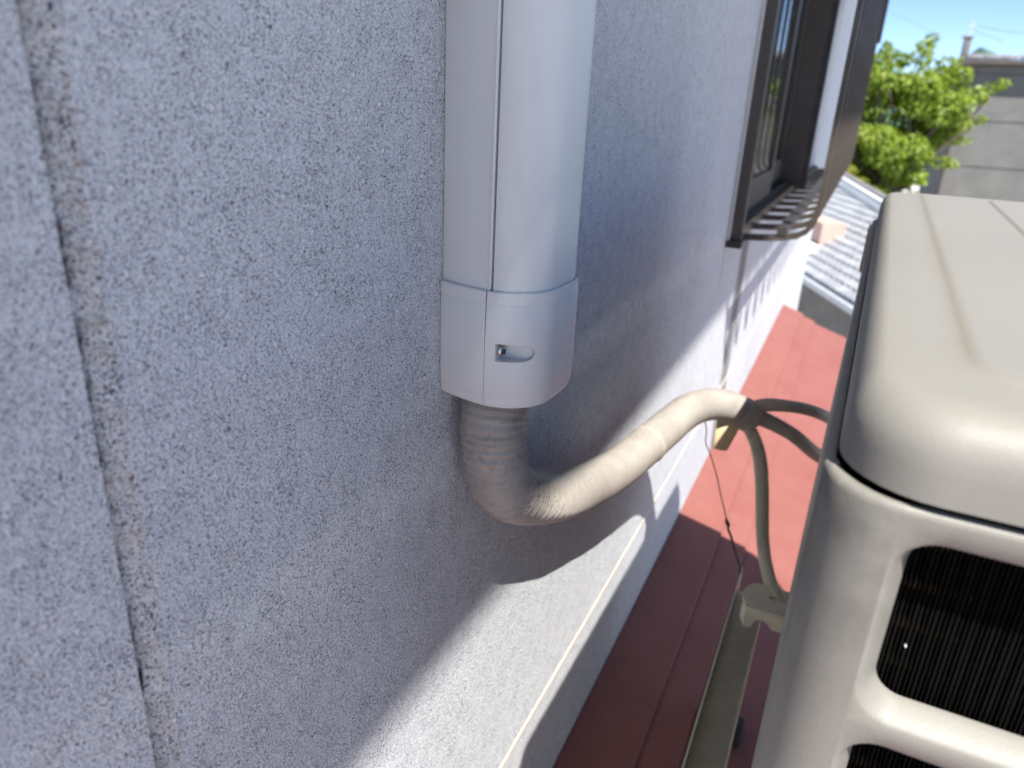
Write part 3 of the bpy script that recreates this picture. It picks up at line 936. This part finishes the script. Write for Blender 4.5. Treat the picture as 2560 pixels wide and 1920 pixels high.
# casing shell (open where the coil guard sits)
R = 0.030
PU0, PU1, PV = 0.0305, 0.262, 0.0020
sh = []
sh += [(PU0, PV)]
for i in range(1, 8):                       # near left corner, with a pressed fold near the back panel
    a = rad(90 * i / 9)
    sh.append((PU0 - R * math.sin(a), PV + R * (1 - math.cos(a))))
sh += [(0.0018, PV + R * 0.80), (0.0006, PV + R * 0.86), (0.0002, PV + R * 0.95), (0.0, PV + R * 1.1), (0.0, 0.40), (0.0, DV - 0.02)]
for i in range(1, 7):
    a = rad(90 * i / 6)
    sh.append((0.02 - 0.02 * math.cos(a), DV - 0.02 + 0.02 * math.sin(a)))
sh += [(DU - 0.02, DV)]
for i in range(1, 7):
    a = rad(90 * i / 6)
    sh.append((DU - 0.02 + 0.02 * math.sin(a), DV - 0.02 + 0.02 * math.cos(a)))
sh += [(DU, 0.3), (DU, PV + R)]
for i in range(1, 9):
    a = rad(90 * i / 9)
    sh.append((DU - R + R * math.cos(a), PV + R - R * math.sin(a)))
sh += [(PU1, PV)]


def insh(d):
    cu, cv = DU / 2, DV / 2
    return [(cu + (u - cu) * (1 - d / cu), cv + (v - cv) * (1 - d / cv)) for u, v in sh]


casing = obj('casing', MB().loops([[(u, v, zz) for u, v in (sh if not d else insh(d))] for zz, d in ((0.012, 0.004), (0.012, 0), (0.49, 0), (0.5042, 0), (0.5067, 0.0008), (0.5077, 0.0025), (0.5074, 0.0045), (0.495, 0.006))], False), M['case'], ac, smooth=50, local=True)
obj('base_pan', MB().rbox(0.004, DU - 0.004, 0.006, DV - 0.004, 0.0, 0.0125, 0.003), M['case'], ac, local=True)

# coil guard: pressed panel with rounded openings whose rims slope inwards
rows_z = [0.492, 0.391, 0.290, 0.189, 0.088]
OH = 0.0800
FO, FD = 0.0075, 0.013
guard = MB()
cells = []
ze = [0.5043] + [(rows_z[i] - OH + rows_z[i + 1]) / 2 for i in range(4)] + [0.012]
n = 9


def hole(u0, u1, z0, z1, r):
    return rrect(u0, u1, z0, z1, r, n)


for i, zt_ in enumerate(rows_z):
    z1, z0 = zt_, zt_ - OH
    u0, u1 = 0.0382, 0.2545
    cz1, cz0 = ze[i], ze[i + 1]
    outer = hole(u0 - FO, u1 + FO, z0 - FO * 1.0, z1 + 0.0035, 0.0175)
    # matching boundary loop on the cell rectangle
    bl = []
    for q, (u, z_) in enumerate(outer):
        cq = q // n
        t_ = (q % n) / (n - 1)
        c_ = [(PU1, cz1), (PU0, cz1), (PU0, cz0), (PU1, cz0)][cq]
        o_ = outer[cq * n], outer[cq * n + n - 1]
        A = [(PU1, o_[0][1]), (o_[0][0], cz1), (PU0, o_[0][1]), (o_[0][0], cz0)][cq]
        B = [(o_[1][0], cz1), (PU0, o_[1][1]), (o_[1][0], cz0), (PU1, o_[1][1])][cq]
        bl.append(tuple(Vector(A).lerp(Vector(c_), t_ * 2)) if t_ <= 0.5 else tuple(Vector(c_).lerp(Vector(B), t_ * 2 - 1)))
    loops_ = [[(u, PV, z_) for u, z_ in bl], [(u, PV, z_) for u, z_ in outer]]
    for k_, (fo, dp) in enumerate([(0.86, 0.0006), (0.66, 0.0024), (0.36, 0.0062), (0.12, 0.0100), (0.03, 0.0118), (0.0, 0.0135)]):
        loops_.append([(u, PV + dp, z_) for u, z_ in hole(u0 - FO * fo, u1 + FO * fo, z0 - FO * fo, z1 + 0.0035 * fo, 0.0125 + 0.005 * fo)])
    loops_.append([(u, PV + 0.0140, z_) for u, z_ in hole(u0 - 0.004, u1 + 0.004, z0 - 0.004, z1 + 0.004, 0.0145)])
    guard.loops(loops_, True)
guard.loops([[(PU0, PV, 0.5042), (PU1, PV, 0.5042)], [(PU0, PV + 0.0002, 0.5054), (PU1, PV + 0.0002, 0.5054)], [(PU0, PV + 0.0009, 0.5067), (PU1, PV + 0.0009, 0.5067)], [(PU0, PV + 0.0025, 0.5077), (PU1, PV + 0.0025, 0.5077)], [(PU0, PV + 0.0045, 0.5074), (PU1, PV + 0.0045, 0.5074)], [(PU0, PV + 0.006, 0.4950), (PU1, PV + 0.006, 0.4950)]], False)
obj('coil_guard', guard, M['case'], ac, smooth=55, local=True)
# coil: thin upright fins in front of tube rows
fin = MB()
u = 0.033
i = 0
while u < 0.262:
    w = 0.00032 + 0.00012 * math.sin(i * 1.7)
    o = 0.00025 * math.sin(i * 2.3) + 0.0002 * math.sin(i * 0.37)
    fin.loops([[(u - w, 0.0215 + o, zz), (u + w, 0.0215 + o, zz), (u + w, 0.045, zz), (u - w, 0.045, zz)] for zz in (0.014, 0.506)], True)
    u += 0.00185
    i += 1
obj('coil_fins', fin, M['fin'], ac, kind='stuff', smooth=0, local=True)
tb = MB()
for j in range(23):
    zz = 0.03 + j * 0.0205
    tb.tube([(0.032, 0.031, zz), (0.26, 0.031, zz)], 0.0042, 10)
obj('coil_tubes', tb, M['brass'], ac, kind='stuff', local=True)
obj('inner_panel', MB().box(0.03, 0.264, 0.0455, 0.048, 0.014, 0.506), M['fin'], ac, smooth=0, local=True)
obj('pale_fleck', MB().loops([[(0.0469, 0.0208, 0.4343), (0.0475, 0.0206, 0.4331), (0.0480, 0.0207, 0.4338), (0.0474, 0.0206, 0.4349)], [(0.0470, 0.0213, 0.4342), (0.0475, 0.0213, 0.4332), (0.0479, 0.0213, 0.4338), (0.0474, 0.0213, 0.4348)]], True, True, True), M['mortar'], ac, smooth=0, local=True)
# valve cover handle at the far end of the wall side
obj('valve_cover', MB().rbox(-0.0035, 0.010, 0.745, 0.805, 0.452, 0.506, 0.003), M['tape_dark'], ac, local=True)
obj('service_valve', MB().lathe([(0.008, 0), (0.012, 0.004), (0.012, 0.016), (0.007, 0.02)], Matrix.Translation((0.09, DV, 0.164)) @ Matrix.Rotation(rad(-90), 4, 'X')), M['brass'], ac, local=True)
obj('service_valve', MB().lathe([(0.008, 0), (0.012, 0.004), (0.012, 0.016), (0.007, 0.02)], Matrix.Translation((0.09, DV, 0.094)) @ Matrix.Rotation(rad(-90), 4, 'X')), M['brass'], ac, local=True)


def foot_mesh():
    """slotted mounting foot sticking out on the wall side; local to its bolt line"""
    mb = MB()
    W2, nose = 0.031, -0.060
    T = [(0.09, -W2), (0.09, W2), (nose + 0.022, W2)]
    for i in range(1, 8):
        a = rad(90 + 180 * i / 8)
        T.append((nose + 0.022 + 0.022 * math.cos(a), W2 * math.sin(a)))
    T.append((nose + 0.022, -W2))
    m = len(T)
    H = []
    for q, (a_, b_) in enumerate(T):                      # slot loop with matching count
        ang = math.atan2(b_, a_ + 0.013)
        H.append((-0.013 + 0.0125 * math.cos(ang), 0.0062 * math.sin(ang) + 0.004))
    mb.loops([[(x, y, -0.0045) for x, y in H], [(x, y, 0) for x, y in H], [(x, y, 0) for x, y in T], [(x, y, -0.004) for x, y in T], [(x, y, -0.0045) for x, y in H]], True)
    # turned-down near flange with an arched notch
    fl_ = []
    for x, d in ((0.09, 0.020), (0.02, 0.020), (-0.012, 0.021), (-0.02, 0.013), (-0.028, 0.010), (-0.036, 0.014), (-0.040, 0.027), (-0.050, 0.029), (-0.057, 0.022)):
        fl_.append((x, d))
    mb.loops([[(x, -W2 - 0.0005 + (0.010 if x < -0.05 else 0), -0.001) for x, d in fl_], [(x, -W2 - 0.003 + (0.010 if x < -0.05 else 0), -0.004) for x, d in fl_], [(x, -W2 - 0.003 + (0.010 if x < -0.05 else 0), -0.004 - d) for x, d in fl_], [(x, -W2 + (0.010 if x < -0.05 else 0), -0.004 - d) for x, d in fl_], [(x, -W2 + (0.010 if x < -0.05 else 0), -0.004) for x, d in fl_]], False)
    return mb


fo = obj('foot', foot_mesh(), M['rail'], ac, smooth=35, local=True)
fo.location = (0.0, 0.652, -0.0035)
f2 = fo.copy()
COL.objects.link(f2)
f2.parent = ac
f2.location = (0.0, 0.14, -0.0035)

# ------------------------------------------------------------------ stand
st = thing('unit_stand', 'cream steel channel stand holding the outdoor unit above the red roof', 'stand', (0.2, 0.65, -0.98))


def channel(x0, x1, y0, y1, zb, zt2):
    w = 0.0022
    return MB().loops([[(x0, y, zt2 + 0.004), (x0, y, zb), (x1, y, zb), (x1, y, zt2), (x1 - w, y, zt2), (x1 - w, y, zb + w), (x0 + w, y, zb + w), (x0 + w, y, zt2 + 0.004)] for y in (y0, y1)], True, True, True)


obj('rail', channel(0.1845, 0.229, 0.26, 1.048, -0.727, -0.684), M['rail'], st, smooth=0)
obj('rail', channel(0.475, 0.5195, 0.26, 1.048, -0.727, -0.684), M['rail'], st, smooth=0)
for x in (0.19, 0.48):
    for y in (0.30, 1.0):
        zb = roof_z(x + 0.017)
        obj('leg', MB().rbox(x, x + 0.034, y, y + 0.034, zb + 0.0105, -0.7275, 0.002), M['rail'], st)
        obj('leg_pad', MB().rbox(x - 0.012, x + 0.046, y - 0.012, y + 0.046, zb - 0.006, zb + 0.010, 0.003), M['gap'], st)
obj('light_block_panel', MB().loops([[(x, 0.27, roof_z(x) + 0.0015), (x, 1.03, roof_z(x) + 0.0015), (x, 1.03, -0.7285), (x, 0.27, -0.7285)] for x in (0.5165, 0.5185)], True, True, True), M['rail'], st, smooth=0)  # unseen panel added to stop light passing under the unit
for y in (0.29,):
    obj('cross_bar', MB().box(0.231, 0.473, y, y + 0.03, -0.7265, -0.70), M['rail'], st, smooth=0)

# ------------------------------------------------------------------ neighbour's tiled roof
# eave runs from near right to far left; roof rises away from it
nb = thing('tiled_house', 'low house with a grey tiled roof and white ridge beyond the stucco wall', 'house', (-0.47, 15.98, G))
A0 = Vector((-0.47, 15.98, -3.12))
EV = Vector((0.416, -0.909, 0))        # along the eave towards the camera
UV = Vector((0.909, 0.416, 0))
SLO = 0.45
RD = 3.4


def ridge_u(a):
    return 2.1 - 0.133 * a



def rp(a, u_, dz=0.0):
    return A0 + EV * a + UV * u_ + Vector((0, 0, SLO * u_ + dz))


def quad_slab(mb, pts, th):
    b_ = [p - Vector((0, 0, th)) for p in pts]
    return mb.loops([[tuple(p) for p in pts], [tuple(p) for p in b_]], True, True, True)


obj('wall', quad_slab(MB(), [A0 + EV * a + UV * b_ + Vector((0, 0, -0.24 + 0.4 * (b_ > 1) * SLO * 0)) for a, b_ in ((-13, 0.35), (5.2, 0.35), (5.2, 5.0), (-13, 5.0))], 2.4), M['fascia'], nb, smooth=0)
AL, AR = -13.0, 5.6
rf = obj('roof', quad_slab(quad_slab(MB(), [rp(AL, -0.02, -0.03), rp(AR, -0.02, -0.03), rp(AR, ridge_u(AR), -0.03), rp(AL, ridge_u(AL), -0.03)], 0.10),
         [rp(AL, ridge_u(AL), -0.03), rp(AR, ridge_u(AR), -0.03), A0 + EV * AR + UV * 4.2, A0 + EV * AL + UV * 7.4], 0.10), M['slate'], nb, smooth=0)
obj('fascia', quad_slab(MB(), [A0 + EV * a + UV * b_ + Vector((0, 0, -0.09)) for a, b_ in ((-13, 0.03), (5.6, 0.03), (5.6, 0.36), (-13, 0.36))], 0.17), M['fascia'], nb, smooth=0)
g2 = MB()
for sgn in (0,):
    pr = [(-0.13, -0.02), (-0.125, -0.10), (-0.09, -0.15), (-0.03, -0.15), (0.02, -0.10), (0.025, -0.02)]
    g2.loops([[tuple(A0 + EV * a + UV * x + Vector((0, 0, z_))) for x, z_ in pr] for a in (-13, 5.6)], True, True, True)
obj('gutter', g2, M['gutter_pale'], nb)
# S-shaped tile
TW, TL = 0.262, 0.205
Rm = Matrix((( -EV.x, UV.x, 0), (-EV.y, UV.y, 0), (0, 0, 1)))


def tile_mb():
    mb = MB()
    loops_ = []
    for yy, lift in ((-0.012, 0.046), (TL + 0.03, 0.0)):
        top_, bot = [], []
        for i in range(9):
            u_ = i / 8
            zz = 0.009 * math.cos(u_ * 2 * math.pi * 0.92 - 0.5) + 0.03
            x = (u_ - 0.5) * TW
            p = Vector((x, yy, 0))
            top_.append((-EV * x + UV * yy + Vector((0, 0, zz + lift + SLO * yy))))
            bot.append((-EV * x + UV * yy + Vector((0, 0, zz + lift - 0.050 + SLO * yy))))
        loops_.append([tuple(p) for p in top_ + bot[::-1]])
    return mb.loops(loops_, True, True, True)


tm = mesh_of('roof_tile', tile_mb(), M['tile'], 40)
rest = MB()
base_t = tile_mb()
ncourse = int(RD / TL)
cnt = 0
for c_ in range(ncourse):
    u_ = c_ * TL
    k_ = u_ / RD
    lo, hi = -0.9 + (-6.8 + 0.9) * k_, 3.6 + (-1.6 - 3.6) * k_
    a = -12.8 + (TW / 2 if c_ % 2 else 0)
    while a < 5.5:
        if u_ > ridge_u(a) - 0.12:
            a += TW
            continue
        p = rp(a, u_, random.uniform(-0.004, 0.004))
        if lo < a < hi and cnt < 290:
            o = bpy.data.objects.new('roof_tile', tm)
            COL.objects.link(o)
            o.parent = rf
            o.location = WM[nb.name].inverted() @ p
            cnt += 1
        else:
            rest.add([Vector(v) + p for v in base_t.v], base_t.f)
        a += TW
obj('outer_tiles', rest, M['tile'], rf, kind='stuff', smooth=40)
rc_ = MB()
for sgn, (w_, h0, h1) in enumerate(((0.17, 0.0, 0.12), (0.13, 0.122, 0.24))):
    rc_.loops([[tuple(rp(a, ridge_u(a)) + UV * x + Vector((0, 0, z_))) for x, z_ in ((-w_, h0 - 0.05), (-w_, h1 - 0.02), (-w_ * 0.5, h1), (w_ * 0.5, h1), (w_, h1 - 0.02), (w_, h0 - 0.05))] for a in (-13, 5.6)], True, True, True)
obj('ridge_mortar', rc_, M['mortar'], rf)
a = -12.9
first = None
while a < 5.3:
    if first is None:
        d_ = (rp(a + 1, ridge_u(a + 1)) - rp(a, ridge_u(a))).normalized()
        p0_ = rp(a, ridge_u(a), 0.255)
        first = obj('ridge_tile', MB().tube([p0_, p0_ + d_ * 0.27], 0.075, 10), M['slate'], rf, smooth=50)
        a0_ = a
    else:
        c = first.copy()
        COL.objects.link(c)
        c.parent = rf
        c.location = rp(a, ridge_u(a), 0.255) - p0_
    a += 0.285
# small painted upstand on the roof
P1 = rp(-2.0, 0.72)
quadp = [P1 + EV * a + UV * b_ for a, b_ in ((-0.65, 0), (0.65, 0), (0.65, 0.5), (-0.65, 0.5))]
obj('roof_upstand', quad_slab(MB(), [p + Vector((0, 0, 0.52)) for p in quadp], 0.75), M['salmon'], nb, smooth=0, label='salmon painted box on the tiled roof')
P2 = rp(-1.3, 0.22)
quadp = [P2 + EV * a + UV * b_ for a, b_ in ((-0.55, 0), (0.22, 0), (0.22, 0.4), (-0.55, 0.4))]
obj('roof_upstand', quad_slab(MB(), [p + Vector((0, 0, 0.30)) for p in quadp], 0.5), M['mortar'], nb, smooth=0, label='small white box on the tiled roof')

# ------------------------------------------------------------------ grey board building
bd = thing('grey_building', 'plain grey concrete panel building with a low tiled roof behind the green tree', 'building', (9, 36, G))
BX0, BX1, BY0, BY1 = 2.88, 24, 32.0, 42
lev = [-5.6, -4.73, -3.18, -1.62, -0.07, 1.48, 1.75]
first_len = 3.6
for i in range(len(lev) - 1):
    x = BX0
    obj('wall_board', MB().box(BX0, BX1, BY0, BY0 + 0.12, lev[i] + 0.022, lev[i + 1] - 0.022), M['concrete'], bd, smooth=0)
obj('wall_core', MB().box(BX0 + 0.02, BX1 - 0.02, BY0 + 0.05, BY1, G, 1.74), M['fascia'], bd, smooth=0)
obj('side_wall', MB().box(BX0 - 0.10, BX0 + 0.018, BY0 + 0.125, BY1, G, 1.74), M['concrete'], bd, smooth=0)
ro = obj('roof', MB().loops([[(x, BY0 - 0.42, 1.86), (x, BY0 - 0.42, 1.92), (x, (BY0 + BY1) / 2, 2.2), (x, BY1 + 0.4, 1.93), (x, BY1 + 0.4, 1.86), (x, (BY0 + BY1) / 2, 1.9)] for x in (BX0 - 0.25, BX1 + 0.3)], True, True, True), M['slate'], bd, smooth=0)
x = BX0 - 0.25
sg = bpy.data.objects
first = None
i = 0
while x < 9.5:
    if first is None:
        first = obj('eave_tile', MB().rbox(x, x + 0.50, BY0 - 0.47, BY0 - 0.421, 1.93, 2.07, 0.02), M['slate'], ro)
    else:
        c = first.copy()
        COL.objects.link(c)
        c.parent = ro
        c.location = (0.52 * i, 0, 0)
    i += 1
    x += 0.52
obj('eave_gutter', MB().box(BX0 - 0.3, BX1 + 0.3, BY0 - 0.52, BY0 - 0.41, 1.80, 1.855), M['gutter'], bd, smooth=0)
obj('soffit', MB().box(BX0 - 0.2, BX1 + 0.2, BY0 - 0.40, BY0, 1.755, 1.795), M['fascia'], bd, smooth=0)
obj('downpipe', MB().tube([(BX0 + 0.09, BY0 - 0.07, 1.75), (BX0 + 0.05, BY0 - 0.07, 1.2), (BX0 - 0.04, BY0 - 0.08, 0.9), (BX0 - 0.04, BY0 - 0.08, G)], 0.055, 10), M['gutter'], bd)
obj('ridge_end', MB().rbox(2.44, 2.66, BY0 - 0.3, BY0 + 0.1, 1.8, 2.58, 0.03), M['concrete'], bd)
obj('ridge_end', MB().rbox(2.36, 2.70, BY0 - 0.34, BY0 + 0.14, 2.59, 2.66, 0.02), M['slate'], bd)

# ------------------------------------------------------------------ vegetation


def leaf_cloud(clumps, per, size, rnd, squash=0.7):
    vs, fs = [], []
    for (cx, cy, cz, r) in clumps:
        for _ in range(int(per * (r / 0.4) ** 2)):
            d = Vector((rnd.gauss(0, 1), rnd.gauss(0, 1), rnd.gauss(0, 1)))
            d.normalize()
            rr_ = r * rnd.uniform(0.35, 1.0) ** 0.6
            p = Vector((cx + d.x * rr_, cy + d.y * rr_, cz + d.z * rr_ * squash))
            nrm_ = (d + Vector((rnd.uniform(-1, 1), rnd.uniform(-1, 1), rnd.uniform(0.1, 1.4)))).normalized()
            tx = nrm_.cross(Vector((rnd.uniform(-1, 1), rnd.uniform(-1, 1), rnd.uniform(-0.6, 0.2)))).normalized()
            ty = nrm_.cross(tx)
            s_ = size * rnd.uniform(0.6, 1.25)
            n0 = len(vs)
            w_ = s_ * 0.42
            vs += [p - tx * s_, p + ty * w_ + nrm_ * s_ * 0.1, p + tx * s_ - nrm_ * s_ * 0.15, p - ty * w_ + nrm_ * s_ * 0.1, p - nrm_ * s_ * 0.05]
            fs += [(n0, n0 + 4, n0 + 1), (n0 + 1, n0 + 4, n0 + 2), (n0 + 2, n0 + 4, n0 + 3), (n0 + 3, n0 + 4, n0)]
    mb = MB()
    mb.v = [tuple(p) for p in vs]
    mb.f = fs
    return mb


VS = 1.28


def afar(mb):
    mb.v = [(0.24 + (x - 0.24) * VS, y * VS, z_ * VS) for x, y, z_ in mb.v]
    return mb


def leaf_obj(name, mb, mat, parent):
    afar(mb)
    me = bpy.data.meshes.new(name)
    inv = WM[parent.name].inverted()
    me.from_pydata([tuple(inv @ Vector(p)) for p in mb.v], [], mb.f)
    me.materials.append(mat)
    o = bpy.data.objects.new(name, me)
    COL.objects.link(o)
    o.parent = parent
    o['kind'] = 'stuff'
    return o


rnd = random.Random(21)
TX, TY = 0.55, 20.0
tree = thing('leafy_tree', 'bright green leafy tree in front of the grey building', 'tree', (0.9, TY * VS, G))
clumps = []
for _ in range(100):
    while True:
        x, y, z_ = rnd.uniform(-1, 1), rnd.uniform(-1, 1), rnd.uniform(-1, 1)
        if 0.12 < x * x + y * y + z_ * z_ < 1:
            break
    clumps.append((0.40 + x * 1.45, TY + y * 1.35, -0.12 + z_ * 1.45, rnd.uniform(0.26, 0.50)))
for x, z_, r in ((0.92, 1.45, 0.22), (0.85, 1.20, 0.32), (1.00, 1.62, 0.14), (0.18, 1.25, 0.26), (0.12, 1.45, 0.12), (1.45, 1.12, 0.30), (1.62, 0.85, 0.34), (1.75, 0.45, 0.34), (2.05, 0.50, 0.26), (2.35, 0.62, 0.22), (2.58, 0.74, 0.17), (2.20, 0.42, 0.22),
                 (1.72, 0.02, 0.32), (2.02, -0.12, 0.25), (2.25, -0.02, 0.17), (1.62, -0.42, 0.26), (1.75, -0.95, 0.22), (1.95, -0.98, 0.16), (1.25, -1.25, 0.26), (0.75, -1.3, 0.28), (1.35, 0.85, 0.34), (-0.45, 0.8, 0.36), (1.9, -0.42, 0.2), (2.1, -0.5, 0.15), (1.3, -1.75, 0.22), (0.7, -1.8, 0.2)):
    clumps.append((x, TY + rnd.uniform(-0.5, 0.5), z_, r))
for _ in range(26):
    clumps.append((rnd.uniform(-0.3, 1.45), TY + rnd.uniform(-0.7, 0.9), rnd.uniform(-1.75, -0.75), rnd.uniform(0.24, 0.38)))
tr_ = MB()
fork = Vector((0.80, TY, -1.7))
tr_.tube(spline([(0.86, TY, G / VS - 0.05), (0.80, TY, -4.2), (0.88, TY, -2.9), fork], 16), [0.17 - 0.005 * i for i in range(16)], 12)
for (cx, cy, cz, r) in clumps[::2]:
    e_ = Vector((cx, cy, cz))
    m_ = fork.lerp(e_, 0.5) + Vector((rnd.uniform(-.2, .2), rnd.uniform(-.2, .2), 0.15))
    tr_.tube(spline([fork, m_, e_], 8), [0.055 - 0.0062 * i for i in range(8)], 6)
obj('trunk', afar(tr_), M['bark'], tree, smooth=60)
leaf_obj('crown', leaf_cloud(clumps, 230, 0.075, rnd), M['leaf'], tree)
sb = thing('yellow_shrub', 'yellow green shrub under the leafy tree beside the tiled roof', 'shrub', (-0.2, 18.6 * VS, G))
cl2 = [(-0.15 + rnd.uniform(-0.75, 0.75), 18.6 + rnd.uniform(-0.5, 0.5), -2.15 + rnd.uniform(-0.9, 0.62), rnd.uniform(0.2, 0.36)) for _ in range(52)]
cl2 += [(-0.15, 18.6, -1.2, 0.25), (-0.55, 18.6, -1.05, 0.28), (0.1, 18.5, -1.5, 0.3), (0.4, 18.5, -1.75, 0.28)]
sm = MB()
for (cx, cy, cz, r) in cl2[::3]:
    sm.tube(spline([(-0.1, 18.6, G / VS), (-0.1 + (cx + 0.1) * 0.4, 18.6, -3.9), (cx, cy, cz)], 8), [0.035 - 0.003 * i for i in range(8)], 6)
obj('stems', afar(sm), M['bark'], sb)
leaf_obj('foliage', leaf_cloud(cl2, 330, 0.055, rnd), M['leaf2'], sb)

# ------------------------------------------------------------------ poles and wires far behind
up = thing('utility_pole', 'thin far pole carrying wires above the grey roof end', 'pole', (6.0, 80, G))
obj('pole_shaft', MB().tube([(6.06, 80, G), (6.06, 80, 7.8)], [0.10, 0.07], 10), M['gutter_pale'], up)
obj('cross_arm', MB().box(5.75, 6.4, 79.95, 80.05, 7.42, 7.5), M['gutter_pale'], up, smooth=0)


def wire_obj(pts, r, label):
    obj('overhead_wire', MB().tube(spline(pts, 30), r, 6), M['gutter'], label=label, cat='wire', group='overhead wires')


wire_obj([(6.06, 80, 7.53), (8.0, 80, 7.18), (10.1, 80, 6.94), (14, 80, 7.0)], 0.020, 'overhead wire running right from the far pole over the grey roof')
wire_obj([(6.06, 80, 7.50), (6.5, 80, 7.05), (7.2, 80, 6.78), (8.6, 80, 6.3)], 0.016, 'short sagging wire dropping from the far pole behind the grey roof')
wire_obj([(-3.0, 80, 9.35), (-0.56, 80, 8.52), (2.03, 80, 7.44), (4.0, 80, 6.7)], 0.012, 'faint slanting wire in the blue sky left of the tree top')
an = thing('roof_antenna', 'slim television aerial standing on the grey building roof', 'antenna', (4.0, 36.8, 2.7))
obj('mast', MB().tube([(4.06, 36.8, 2.70), (4.06, 36.8, 3.02)], 0.012, 8), M['gutter_pale'], an)
for dx in (-0.16, -0.08, 0.0, 0.08, 0.16):
    obj('element', MB().tube([(4.06 + dx, 36.6, 2.92), (4.06 + dx, 37.0, 2.92)], 0.006, 6), M['gutter_pale'], an)
obj('boom', MB().tube([(3.88, 36.8, 2.905), (4.26, 36.8, 2.905)], 0.008, 6), M['gutter_pale'], an)
